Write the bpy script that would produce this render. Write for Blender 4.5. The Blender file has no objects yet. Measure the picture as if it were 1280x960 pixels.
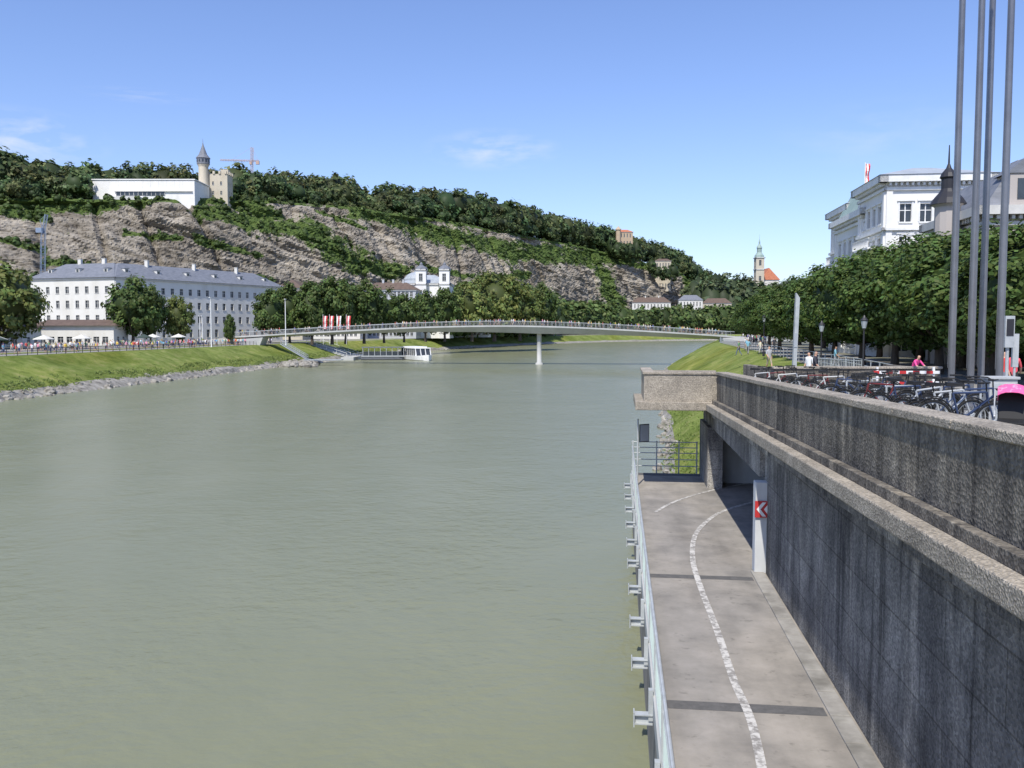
import bpy, math, random, bmesh
import numpy as np
from mathutils import Vector, Matrix, noise
random.seed(7); rng=np.random.default_rng(7)
EYE=9.0; F=1100.0; PITCH=math.radians(3.5); TH=math.radians(6.85)
CP,SP=math.cos(PITCH),math.sin(PITCH)
def ray(u,v):
    a=(u-640)/F; b=-(v-480)/F
    return (a,CP+b*SP,-SP+b*CP)
def W(u,v,Y):
    d=ray(u,v); k=Y/d[1]; return Vector((d[0]*k,Y,EYE+d[2]*k))
def G(u,v,z):
    d=ray(u,v); k=(z-EYE)/d[2]; return Vector((d[0]*k,d[1]*k,z))
def E(s,t,z=0.0):
    return Vector((t*math.cos(TH)+s*math.sin(TH),-t*math.sin(TH)+s*math.cos(TH),z))
def zp(s): return 8.22-0.0245*s          # parapet top, falls away from the bridge
def zq(s): return zp(min(s,41))-.86        # quay surface
C=bpy.context.scene.collection
def link(o,parent=None):
    C.objects.link(o)
    if parent: o.parent=parent
    return o
def empty(name,loc=(0,0,0)):
    e=bpy.data.objects.new(name,None); e.empty_display_size=.5; e.location=loc; C.objects.link(e); return e

# ---------------------------------------------------------------- materials
def newmat(name):
    m=bpy.data.materials.new(name); m.use_nodes=True
    nt=m.node_tree; b=nt.nodes['Principled BSDF']; return m,nt,b
def noise_mat(name,cols,scale=1.0,detail=6,rough=.8,bump=0.0,bscale=None,stretch=(1,1,1),spec=.3,metal=0,pos=None,bdist=.05,second=None,coord='Object',distort=0):
    m,nt,b=newmat(name); N=nt.nodes; L=nt.links
    tc=N.new('ShaderNodeTexCoord'); mp=N.new('ShaderNodeMapping'); mp.inputs['Scale'].default_value=stretch
    L.new(tc.outputs[coord],mp.inputs[0])
    n=N.new('ShaderNodeTexNoise'); n.inputs['Scale'].default_value=scale; n.inputs['Detail'].default_value=detail; n.inputs['Roughness'].default_value=.65
    n.inputs['Distortion'].default_value=distort
    L.new(mp.outputs[0],n.inputs['Vector'])
    r=N.new('ShaderNodeValToRGB'); el=r.color_ramp.elements
    k=len(cols)
    ps=pos or [0.3+0.4*i/(k-1) for i in range(k)]
    el[0].position=ps[0]; el[0].color=(*cols[0],1); el[1].position=ps[-1]; el[1].color=(*cols[-1],1)
    for i in range(1,k-1):
        e=el.new(ps[i]); e.color=(*cols[i],1)
    L.new(n.outputs['Fac'],r.inputs[0]); out=r.outputs[0]
    if second and not isinstance(second,list): second=[second]
    for sc in (second or []):
        mp2=N.new('ShaderNodeMapping'); mp2.inputs['Scale'].default_value=sc[2]; L.new(tc.outputs[coord],mp2.inputs[0])
        n2=N.new('ShaderNodeTexNoise'); n2.inputs['Scale'].default_value=sc[1]; n2.inputs['Detail'].default_value=6; L.new(mp2.outputs[0],n2.inputs['Vector'])
        mr=N.new('ShaderNodeMapRange'); mr.inputs[1].default_value=sc[3]; mr.inputs[2].default_value=sc[4]; L.new(n2.outputs['Fac'],mr.inputs[0])
        mx=N.new('ShaderNodeMixRGB'); mx.blend_type='MULTIPLY'; L.new(mr.outputs[0],mx.inputs[0]); L.new(out,mx.inputs[1]); mx.inputs[2].default_value=(*sc[0],1); out=mx.outputs[0]
    L.new(out,b.inputs['Base Color'])
    b.inputs['Roughness'].default_value=rough; b.inputs['Specular IOR Level'].default_value=spec; b.inputs['Metallic'].default_value=metal
    if bump:
        n3=N.new('ShaderNodeTexNoise'); n3.inputs['Scale'].default_value=bscale or scale*4; n3.inputs['Detail'].default_value=6; L.new(mp.outputs[0],n3.inputs['Vector'])
        bp=N.new('ShaderNodeBump'); bp.inputs['Strength'].default_value=bump; bp.inputs['Distance'].default_value=bdist; L.new(n3.outputs['Fac'],bp.inputs['Height']); L.new(bp.outputs[0],b.inputs['Normal'])
    return m
def flat(name,c,rough=.6,metal=0,spec=.3,var=.12):
    c1=tuple(x*(1-var) for x in c); c2=tuple(min(1,x*(1+var)) for x in c)
    return noise_mat(name,[c1,c2],scale=1.3,rough=rough,metal=metal,spec=spec)
def attr_mat(name,rough=.7,trans=.0,spec=.2):
    m,nt,b=newmat(name); N=nt.nodes; L=nt.links
    a=N.new('ShaderNodeAttribute'); a.attribute_name='Col'
    L.new(a.outputs['Color'],b.inputs['Base Color']); b.inputs['Roughness'].default_value=rough; b.inputs['Specular IOR Level'].default_value=spec
    if trans:
        t=N.new('ShaderNodeBsdfTranslucent'); L.new(a.outputs['Color'],t.inputs[0])
        mx=N.new('ShaderNodeMixShader'); mx.inputs[0].default_value=trans
        L.new(b.outputs[0],mx.inputs[1]); L.new(t.outputs[0],mx.inputs[2]); L.new(mx.outputs[0],N['Material Output'].inputs[0])
    return m
M={}
M['leaf']=attr_mat('foliage_leaf',.55,.3,.25)
M['cloth']=attr_mat('clothing_and_skin',.8)
M['bark']=noise_mat('bark',[(.05,.04,.03),(.13,.10,.075)],3,stretch=(4,4,.6),bump=.5)
M['grass']=noise_mat('grass',[(.105,.145,.03),(.18,.225,.055),(.28,.28,.11)],.5,detail=12,rough=.95,spec=.1,bump=.8,bscale=7,bdist=.15,second=[((.66,.70,.55),.09,(1,1,1),.45,.62),((1.25,1.10,.95),.05,(1,.4,1),.5,.65),((.55,.6,.45),1.6,(1,1,1),.58,.75)])
M['rip']=noise_mat('riprap_stone',[(.11,.10,.085),(.28,.26,.22),(.42,.395,.345)],.9,bump=.8,bscale=3,bdist=.1)
M['prom']=noise_mat('promenade_paving',[(.22,.21,.19),(.33,.31,.28)],.7,bump=.2)
M['city']=noise_mat('city_ground',[(.10,.11,.07),(.22,.21,.17)],.05)
M['asph']=noise_mat('path_asphalt',[(.20,.188,.17),(.27,.252,.225),(.33,.305,.275)],1.1,detail=12,rough=.92,spec=.15,bump=.35,bscale=70,bdist=.01,second=[((.72,.72,.72),.5,(2,.15,1),.45,.75),((.7,.7,.7),5,(1,1,1),.62,.75),((1.18,1.15,1.1),.25,(1,.5,1),.45,.6)])
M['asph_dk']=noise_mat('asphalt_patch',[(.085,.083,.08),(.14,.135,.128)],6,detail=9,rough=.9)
M['road']=noise_mat('quay_asphalt',[(.17,.17,.165),(.26,.255,.24)],.6,rough=.9)
M['white']=flat('white_paint',(.76,.76,.74),.5)
M['glass']=noise_mat('window_glass',[(.02,.025,.03),(.06,.07,.08)],.4,rough=.08,spec=.6)
M['galv']=noise_mat('galvanised_steel',[(.36,.38,.38),(.52,.54,.54)],3,rough=.5,metal=.15)
M['cab']=noise_mat('grey_cabinet_paint',[(.38,.39,.39),(.46,.47,.46)],3,rough=.6)
M['dark']=flat('dark_metal',(.03,.03,.035),.45)
M['black']=flat('black_rubber',(.02,.02,.02),.6)
M['steel']=noise_mat('flagpole_steel',[(.17,.17,.18),(.26,.26,.27)],1,rough=.3,metal=.6)
M['red']=flat('red_paint',(.50,.04,.04),.4)
M['slate']=noise_mat('slate_roof',[(.13,.14,.16),(.22,.23,.255)],.8,rough=.55,stretch=(1,1,3))
M['zinc']=noise_mat('zinc_roof',[(.30,.33,.36),(.42,.45,.47)],.5,rough=.5)
M['copper']=noise_mat('copper_green_roof',[(.24,.33,.30),(.34,.43,.39)],.5,rough=.6)
M['tile']=noise_mat('red_tile_roof',[(.38,.13,.07),(.5,.2,.11)],.6,rough=.8)
M['brownroof']=noise_mat('brown_roof',[(.10,.07,.055),(.16,.115,.09)],.8,rough=.8)
def plaster(name,c): return noise_mat(name,[tuple(x*.9 for x in c),c],.25,rough=.85,second=((.86,.85,.82),.3,(1,1,.25),.5,.75))
M['pl_white']=plaster('white_plaster',(.74,.72,.66))
M['pl_hotel']=plaster('white_hotel_stucco',(.82,.81,.78))
M['pl_grey']=plaster('grey_plaster',(.50,.51,.53))
M['pl_cream']=plaster('cream_plaster',(.58,.52,.41))
M['pl_yel']=plaster('yellow_plaster',(.50,.39,.27))
M['trim']=flat('stone_trim',(.56,.55,.52),.8)
M['stoneh']=plaster('brownish_stone_facade',(.46,.42,.39))
M['deckconc']=noise_mat('footbridge_concrete',[(.38,.385,.37),(.5,.5,.48)],.3,rough=.7)
def wallmat(name,c,agg,streak=True,joints=False):
    m,nt,b=newmat(name); N=nt.nodes; L=nt.links
    tc=N.new('ShaderNodeTexCoord'); o=tc.outputs['Object']
    def nz(scale,det,st=(1,1,1),ro=.6,dist=0):
        mp=N.new('ShaderNodeMapping'); mp.inputs['Scale'].default_value=st; L.new(o,mp.inputs[0])
        n=N.new('ShaderNodeTexNoise'); n.inputs['Scale'].default_value=scale; n.inputs['Detail'].default_value=det; n.inputs['Roughness'].default_value=ro; n.inputs['Distortion'].default_value=dist; L.new(mp.outputs[0],n.inputs['Vector']); return n.outputs['Fac']
    def ramp(f,a,bb,c0,c1):
        r=N.new('ShaderNodeValToRGB'); e=r.color_ramp.elements; e[0].position=a; e[0].color=(*c0,1); e[1].position=bb; e[1].color=(*c1,1); L.new(f,r.inputs[0]); return r.outputs[0]
    def mul(x,y,fac=1):
        k=N.new('ShaderNodeMixRGB'); k.blend_type='MULTIPLY'; k.inputs[0].default_value=fac; L.new(x,k.inputs[1]); L.new(y,k.inputs[2]); return k.outputs[0]
    base=ramp(nz(.9,10,ro=.7),.32,.68,tuple(x*.6 for x in c),tuple(x*1.2 for x in c))
    vo=N.new('ShaderNodeTexVoronoi'); vo.inputs['Scale'].default_value=agg; L.new(o,vo.inputs['Vector'])
    base=mul(base,ramp(vo.outputs['Color'],.2,.9,(.5,.5,.5),(1.35,1.33,1.28)),.7)
    if streak:
        base=mul(base,ramp(nz(.7,9,(1,1.3,.33),.7,.9),.42,.60,(.5,.5,.52),(1.12,1.1,1.07)),.9)
        base=mul(base,ramp(nz(.28,4),.4,.6,(.65,.65,.66),(1.12,1.12,1.1)),.8)
        r=ramp(nz(.9,6,(1,2.0,.14),.6,.3),.56,.66,(1,1,1),(1.8,1.75,1.65)); base=mul(base,r,.8)
        r=ramp(nz(1.1,7,(1,2.6,.10),.6,.2),.36,.44,(.45,.45,.46),(1,1,1)); base=mul(base,r,.75)
    if joints:
        sx=N.new('ShaderNodeSeparateXYZ'); L.new(o,sx.inputs[0]); cx=N.new('ShaderNodeCombineXYZ'); L.new(sx.outputs[1],cx.inputs[0]); L.new(sx.outputs[2],cx.inputs[1])
        br=N.new('ShaderNodeTexBrick'); br.inputs['Scale'].default_value=1; br.inputs['Brick Width'].default_value=1.7; br.inputs['Row Height'].default_value=.82; br.inputs['Mortar Size'].default_value=.014
        br.inputs['Color1'].default_value=(1,1,1,1); br.inputs['Color2'].default_value=(.72,.72,.72,1); br.inputs['Mortar'].default_value=(.45,.44,.42,1); L.new(cx.outputs[0],br.inputs['Vector'])
        base=mul(base,br.outputs[0],.85)
    L.new(base,b.inputs['Base Color']); b.inputs['Roughness'].default_value=.92; b.inputs['Specular IOR Level'].default_value=.2
    bp=N.new('ShaderNodeBump'); bp.inputs['Strength'].default_value=.8; bp.inputs['Distance'].default_value=.025
    ad=N.new('ShaderNodeMath'); ad.operation='ADD'; L.new(vo.outputs['Distance'],ad.inputs[0]); L.new(nz(14,6),ad.inputs[1]); L.new(ad.outputs[0],bp.inputs['Height']); L.new(bp.outputs[0],b.inputs['Normal'])
    return m
M['wall']=wallmat('retaining_wall_concrete',(.36,.352,.34),30,True,True)
M['parapet']=wallmat('exposed_aggregate_concrete',(.26,.238,.205),24,True)
M['coping']=wallmat('weathered_coping',(.42,.375,.31),34,False)
M['painted']=noise_mat('painted_underpass_wall',[(.50,.51,.51),(.62,.63,.62)],.8,second=((.8,.79,.76),1.2,(1,1,.2),.5,.7))

def water_mat():
    m,nt,b=newmat('river_water'); N=nt.nodes; L=nt.links
    tc=N.new('ShaderNodeTexCoord')
    def nz(scale,det,st,ro=.6,dist=0):
        mp=N.new('ShaderNodeMapping'); mp.inputs['Scale'].default_value=st; L.new(tc.outputs['Object'],mp.inputs[0])
        n=N.new('ShaderNodeTexNoise'); n.inputs['Scale'].default_value=scale; n.inputs['Detail'].default_value=det; n.inputs['Roughness'].default_value=ro; n.inputs['Distortion'].default_value=dist; L.new(mp.outputs[0],n.inputs['Vector']); return n.outputs['Fac']
    r=N.new('ShaderNodeValToRGB'); e=r.color_ramp.elements; e[0].position=.35; e[0].color=(.192,.200,.118,1); e[1].position=.68; e[1].color=(.222,.228,.142,1)
    L.new(nz(.05,7,(1,.45,1),.6,1.2),r.inputs[0]); L.new(r.outputs[0],b.inputs['Base Color'])
    b.inputs['Roughness'].default_value=.26; b.inputs['IOR'].default_value=1.33; b.inputs['Specular IOR Level'].default_value=.32
    a1=N.new('ShaderNodeMath'); a1.operation='MULTIPLY_ADD'; L.new(nz(.32,5,(.8,1.0,1),.55,.5),a1.inputs[0]); a1.inputs[1].default_value=2.0
    L.new(nz(2.0,3,(.8,1.0,1),.5),a1.inputs[2])
    pt=N.new('ShaderNodeMapRange'); L.new(nz(.03,4,(1,.5,1),.6,2),pt.inputs[0]); pt.inputs[1].default_value=.4; pt.inputs[2].default_value=.62; pt.inputs[3].default_value=.18; pt.inputs[4].default_value=.42
    bp=N.new('ShaderNodeBump'); L.new(pt.outputs[0],bp.inputs['Strength']); bp.inputs['Distance'].default_value=.18; L.new(a1.outputs[0],bp.inputs['Height']); L.new(bp.outputs[0],b.inputs['Normal'])
    return m
M['water']=water_mat()
def rock_mat():
    m,nt,b=newmat('cliff_rock_and_grass'); N=nt.nodes; L=nt.links
    tc=N.new('ShaderNodeTexCoord')
    def nz(scale,det,st=(1,1,1),rot=(0,0,0),dist=0,ro=.65):
        mp=N.new('ShaderNodeMapping'); mp.inputs['Scale'].default_value=st; mp.inputs['Rotation'].default_value=rot; L.new(tc.outputs['Object'],mp.inputs[0])
        n=N.new('ShaderNodeTexNoise'); n.inputs['Scale'].default_value=scale; n.inputs['Detail'].default_value=det; n.inputs['Roughness'].default_value=ro; n.inputs['Distortion'].default_value=dist; L.new(mp.outputs[0],n.inputs['Vector']); return n.outputs['Fac']
    def mul(x,f,a,bb,c0,c1,fac=1):
        r=N.new('ShaderNodeValToRGB'); e=r.color_ramp.elements; e[0].position=a; e[0].color=(*c0,1); e[1].position=bb; e[1].color=(*c1,1); L.new(f,r.inputs[0])
        k=N.new('ShaderNodeMixRGB'); k.blend_type='MULTIPLY'; k.inputs[0].default_value=fac; L.new(x,k.inputs[1]); L.new(r.outputs[0],k.inputs[2]); return k.outputs[0]
    r=N.new('ShaderNodeValToRGB'); e=r.color_ramp.elements
    e[0].position=.34; e[0].color=(.19,.168,.135,1); e[1].position=.68; e[1].color=(.47,.43,.36,1); k=e.new(.50); k.color=(.35,.318,.265,1)
    L.new(nz(.10,10,(.5,.5,1.6),(0,.28,.2),1.0,.7),r.inputs[0]); rc=r.outputs[0]
    rc=mul(rc,nz(.5,6,(.25,.25,1.6),(0,.28,.2),.8),.38,.47,(.5,.48,.44),(1,1,1),.8)
    rc=mul(rc,nz(.25,6,(1.6,1.6,.35),(0,-.1,0),1.0),.36,.44,(.52,.50,.47),(1,1,1),.75)
    rc=mul(rc,nz(.03,4),.42,.6,(.78,.76,.74),(1.15,1.13,1.1),.9)
    g=N.new('ShaderNodeValToRGB'); e=g.color_ramp.elements; e[0].position=.35; e[0].color=(.045,.08,.02,1); e[1].position=.68; e[1].color=(.14,.19,.055,1)
    L.new(nz(.5,8),g.inputs[0])
    a=N.new('ShaderNodeAttribute'); a.attribute_name='veg'
    ad=N.new('ShaderNodeMath'); ad.operation='ADD'; L.new(a.outputs['Fac'],ad.inputs[0])
    s=N.new('ShaderNodeMath'); s.operation='MULTIPLY_ADD'; L.new(nz(.14,10,ro=.75),s.inputs[0]); s.inputs[1].default_value=2.2; s.inputs[2].default_value=-1.1; L.new(s.outputs[0],ad.inputs[1])
    mr=N.new('ShaderNodeMapRange'); mr.inputs[1].default_value=.44; mr.inputs[2].default_value=.54; L.new(ad.outputs[0],mr.inputs[0])
    mx=N.new('ShaderNodeMixRGB'); L.new(mr.outputs[0],mx.inputs[0]); L.new(rc,mx.inputs[1]); L.new(g.outputs[0],mx.inputs[2]); L.new(mx.outputs[0],b.inputs['Base Color'])
    b.inputs['Roughness'].default_value=.95; b.inputs['Specular IOR Level'].default_value=.1
    bp=N.new('ShaderNodeBump'); bp.inputs['Strength'].default_value=1; bp.inputs['Distance'].default_value=2.0; L.new(nz(.3,9,(.6,.6,1.8),(0,.28,.2),.6,.7),bp.inputs['Height']); L.new(bp.outputs[0],b.inputs['Normal'])
    return m
M['rock']=rock_mat()

# ---------------------------------------------------------------- mesh builder
class MB:
    def __init__(s): s.v=[]; s.f=[]; s.m=[]
    def add(s,vs,fs,m=0):
        k=len(s.v); s.v+= [tuple(p) for p in vs]
        for f in fs: s.f.append([i+k for i in f]); s.m.append(m)
    def hexa(s,p,m=0):
        s.add(p,[(3,2,1,0),(4,5,6,7),(0,1,5,4),(1,2,6,5),(2,3,7,6),(3,0,4,7)],m)
    def box(s,x0,x1,y0,y1,z0,z1,m=0):
        s.hexa([(x0,y0,z0),(x1,y0,z0),(x1,y1,z0),(x0,y1,z0),(x0,y0,z1),(x1,y0,z1),(x1,y1,z1),(x0,y1,z1)],m)
    def obox(s,c,sx,sy,sz,rot=0,m=0):
        c=Vector(c); ca,sa=math.cos(rot),math.sin(rot); P=[]
        for z in (-sz/2,sz/2):
            for x,y in ((-1,-1),(1,-1),(1,1),(-1,1)):
                x=x*sx/2; y=y*sy/2; P.append((c.x+x*ca-y*sa,c.y+x*sa+y*ca,c.z+z))
        s.hexa(P,m)
    def tube(s,p0,p1,r0,r1=None,n=8,m=0,cap=True):
        r1=r0 if r1 is None else r1
        p0=Vector(p0); p1=Vector(p1); d=(p1-p0)
        if d.length<1e-6: return
        d.normalize(); a=d.orthogonal().normalized(); b=d.cross(a)
        P=[]
        for p,r in ((p0,r0),(p1,r1)):
            for i in range(n):
                t=2*math.pi*i/n; P.append(p+a*math.cos(t)*r+b*math.sin(t)*r)
        fs=[(i,(i+1)%n,n+(i+1)%n,n+i) for i in range(n)]
        if cap: fs+=[tuple(range(n-1,-1,-1)),tuple(range(n,2*n))]
        s.add(P,fs,m)
    def path(s,pts,rs,n=8,m=0):
        for i in range(len(pts)-1): s.tube(pts[i],pts[i+1],rs[i],rs[i+1],n,m)
    def loft(s,secs,m=0,cap=True,closed=True):
        n=len(secs[0]); P=[p for q in secs for p in q]; fs=[]
        for k in range(len(secs)-1):
            for i in range(n if closed else n-1):
                j=(i+1)%n; fs.append((k*n+i,k*n+j,(k+1)*n+j,(k+1)*n+i))
        if cap: fs+=[tuple(range(n-1,-1,-1)),tuple(range((len(secs)-1)*n,len(secs)*n))]
        s.add(P,fs,m)
    def lathe(s,c,prof,n=16,m=0):
        c=Vector(c); secs=[[ (c.x+r*math.cos(2*math.pi*i/n),c.y+r*math.sin(2*math.pi*i/n),c.z+z) for i in range(n)] for r,z in prof]
        s.loft(secs,m)
    def torus(s,c,axis,R,r,n=24,k=6,m=0):
        c=Vector(c); ax=Vector(axis).normalized(); a=ax.orthogonal().normalized(); b=ax.cross(a); P=[]
        for i in range(n):
            t=2*math.pi*i/n; d=a*math.cos(t)+b*math.sin(t)
            for j in range(k):
                q=2*math.pi*j/k; P.append(c+d*(R+r*math.cos(q))+ax*r*math.sin(q))
        s.add(P,[(i*k+j,i*k+(j+1)%k,((i+1)%n)*k+(j+1)%k,((i+1)%n)*k+j) for i in range(n) for j in range(k)],m)
    def mesh(s,name,mats,smooth=False):
        me=bpy.data.meshes.new(name); me.from_pydata(s.v,[],s.f); me.polygons.foreach_set('material_index',s.m)
        for k in mats: me.materials.append(M[k])
        bm=bmesh.new(); bm.from_mesh(me); bmesh.ops.recalc_face_normals(bm,faces=bm.faces); bm.to_mesh(me); bm.free()
        if smooth: me.polygons.foreach_set('use_smooth',[True]*len(me.polygons))
        return me
    def obj(s,name,mats,parent=None,smooth=False,bevel=0,emb=False):
        o=bpy.data.objects.new(name,s.mesh(name,mats,smooth)); link(o,parent)
        if emb: o.rotation_euler=(0,0,-TH)
        if bevel:
            b=o.modifiers.new('b','BEVEL'); b.width=bevel; b.segments=2; b.limit_method='ANGLE'
        return o
def soup(name,V,quads,tris,mq,mt,cq,ct,mats):
    me=bpy.data.meshes.new(name); nq,nt_=len(quads),len(tris)
    me.vertices.add(len(V)); me.vertices.foreach_set('co',np.asarray(V,dtype=np.float32).ravel())
    li=np.concatenate([np.asarray(quads,dtype=np.int32).ravel(),np.asarray(tris,dtype=np.int32).ravel()])
    me.loops.add(len(li)); me.loops.foreach_set('vertex_index',li)
    me.polygons.add(nq+nt_)
    st=np.concatenate([np.arange(nq)*4,nq*4+np.arange(nt_)*3]).astype(np.int32); me.polygons.foreach_set('loop_start',st)
    me.polygons.foreach_set('material_index',np.concatenate([np.asarray(mq,dtype=np.int32),np.asarray(mt,dtype=np.int32)]))
    me.update(calc_edges=True); me.validate()
    cols=np.concatenate([np.asarray(cq).reshape(-1,3),np.asarray(ct).reshape(-1,3)]); cols=np.concatenate([cols,np.ones((len(cols),1))],1).astype(np.float32)
    a=me.attributes.new('Col','FLOAT_COLOR','FACE'); a.data.foreach_set('color',cols.ravel())
    for k in mats: me.materials.append(M[k])
    return me
# ---------------------------------------------------------------- foliage
_bm=bmesh.new(); bmesh.ops.create_icosphere(_bm,subdivisions=2,radius=1); ICO_V=np.array([v.co[:] for v in _bm.verts]); ICO_F=np.array([[v.index for v in f.verts] for f in _bm.faces]); _bm.free()
def unit(n):
    d=rng.normal(size=(n,3)); return d/np.linalg.norm(d,axis=1)[:,None]
def leaves(c,n,size,aspect=.65):
    k=len(c); r=unit(k); t=np.cross(n,r); t/=np.linalg.norm(t,axis=1)[:,None]+1e-9; b=np.cross(n,t)
    s=size[:,None]; V=np.stack([c-t*s,c-b*s*aspect,c+t*s,c+b*s*aspect],1).reshape(-1,3)
    return V,np.arange(k*4).reshape(-1,4)
def crown(center,R,ncl,lpc,rc,lsize,col,lobes=.25,flat=.55):
    d=unit(ncl); rad=(.62+.38*np.sqrt(rng.random(ncl)))*(1-lobes*rng.random(ncl)**2)
    cen=d*rad[:,None]; cen[:,2]=np.where(cen[:,2]<0,cen[:,2]*flat,cen[:,2]); cen=cen*np.array(R)+np.array(center)
    cf=.65+.7*rng.random(ncl)
    ci=np.repeat(np.arange(ncl),lpc); q=unit(len(ci)); rr=rc*(.35+.75*rng.random(len(ci)))*np.repeat(.7+.6*rng.random(ncl),lpc)
    P=cen[ci]+q*rr[:,None]*np.array([1,1,.8]); n=q*.7+d[ci]*.5+unit(len(ci))*.6+np.array([0,0,.35]); n/=np.linalg.norm(n,axis=1)[:,None]
    V,Q=leaves(P,n,lsize*(.6+.8*rng.random(len(ci))))
    f=(cf[ci]*(.75+.5*rng.random(len(ci))))[:,None]; c=np.array(col)*f
    c[:,0]*=(.85+.4*rng.random(len(ci))); return V,Q,c
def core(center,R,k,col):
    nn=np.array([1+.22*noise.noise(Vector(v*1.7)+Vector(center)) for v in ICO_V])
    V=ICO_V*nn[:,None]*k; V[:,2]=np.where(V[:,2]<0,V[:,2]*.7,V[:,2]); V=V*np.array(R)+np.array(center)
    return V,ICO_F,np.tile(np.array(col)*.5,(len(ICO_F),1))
def tree_mesh(name,H=10,R=4.6,trunk=3.0,ncl=90,lpc=110,rc=1.0,ls=.2,col=(.045,.085,.018),seed=1,flat=.55,ck=.66):
    global rng; rng=np.random.default_rng(seed); random.seed(seed)
    cz=trunk+(H-trunk)*.42; RR=(R,R,(H-cz)); 
    V,Q,c=crown((0,0,cz),RR,ncl,lpc,rc,ls,col,flat=flat)
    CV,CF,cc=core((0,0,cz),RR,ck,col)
    mb=MB(); mb.path([(0,0,-.3),(.03,0,trunk*.5),(0,.05,trunk),(.1,0,cz)],[.34,.25,.21,.1],8)
    for i in range(6):
        a=i*1.05+random.random(); p0=Vector((0,0,trunk*(.75+.3*random.random()))); p1=p0+Vector((math.cos(a)*R*.35,math.sin(a)*R*.35,H*.12)); p2=p1+Vector((math.cos(a)*R*.3,math.sin(a)*R*.3,H*.14))
        mb.path([p0,p1,p2],[.13,.09,.04],6)
    TV=np.array(mb.v); TQ=[f for f in mb.f if len(f)==4]
    VV=np.concatenate([V,TV,CV]); q=np.concatenate([Q,np.array(TQ)+len(V)]); t=CF+len(V)+len(TV)
    return soup(name,VV,q,t,[0]*len(Q)+[1]*len(TQ),[0]*len(t),np.concatenate([c,np.zeros((len(TQ),3))+.08]),cc,['leaf','bark'])
CHEST=[tree_mesh('chestnut_%d'%i,seed=10+i,trunk=2.3,ncl=190,lpc=105,rc=.85,ls=.16,col=(.085,.138,.034),flat=.8,ck=.74) for i in range(3)]
BROAD=[tree_mesh('broadleaf_%d'%i,seed=30+i,H=10,R=4.2,trunk=1.6,ncl=85,lpc=60,rc=1.0,ls=.27,col=(.082,.128,.034),flat=.75) for i in range(3)]
LIGHT=[tree_mesh('willow_%d'%i,seed=50+i,H=10,R=4.5,trunk=1.2,ncl=85,lpc=60,rc=1.0,ls=.27,col=(.14,.18,.05),flat=.8) for i in range(2)]
rng=np.random.default_rng(99); random.seed(99)
def tree(kind,name,loc,H,Wd,rot=None):
    me=random.choice(kind); o=bpy.data.objects.new(name,me); o.location=loc
    s=H/10; w=Wd/9.2; o.scale=(w,w,s); o.rotation_euler=(0,0,random.random()*6.28 if rot is None else rot); link(o); return o
def tree_uv(kind,name,u,Y,zb,vtop,wpx):
    top=W(u,vtop,Y).z; x=W(u,412,Y).x
    return tree(kind,name,(x,Y,zb),top-zb,wpx/F*Y)
def mass(name,items,ncl=12,lpc=20,ls=.8,lobes=.3):
    Vs=[];Qs=[];Ts=[];cq=[];ct=[];k=0
    for (x,y,z,h,r,col) in items:
        R=(r,r,h*.55); c=(x,y,z+h*.5)
        V,Q,cc=crown(c,R,ncl,lpc,r*.32,ls*(r/5),col,lobes=lobes,flat=.85); Vs.append(V); Qs.append(Q+k); cq.append(cc); k+=len(V)
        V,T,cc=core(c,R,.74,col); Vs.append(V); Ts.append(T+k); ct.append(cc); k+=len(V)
    V=np.concatenate(Vs);Q=np.concatenate(Qs);T=np.concatenate(Ts)
    me=soup(name,V,Q,T,[0]*len(Q),[0]*len(T),np.concatenate(cq),np.concatenate(ct),['leaf'])
    return link(bpy.data.objects.new(name,me))

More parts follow.
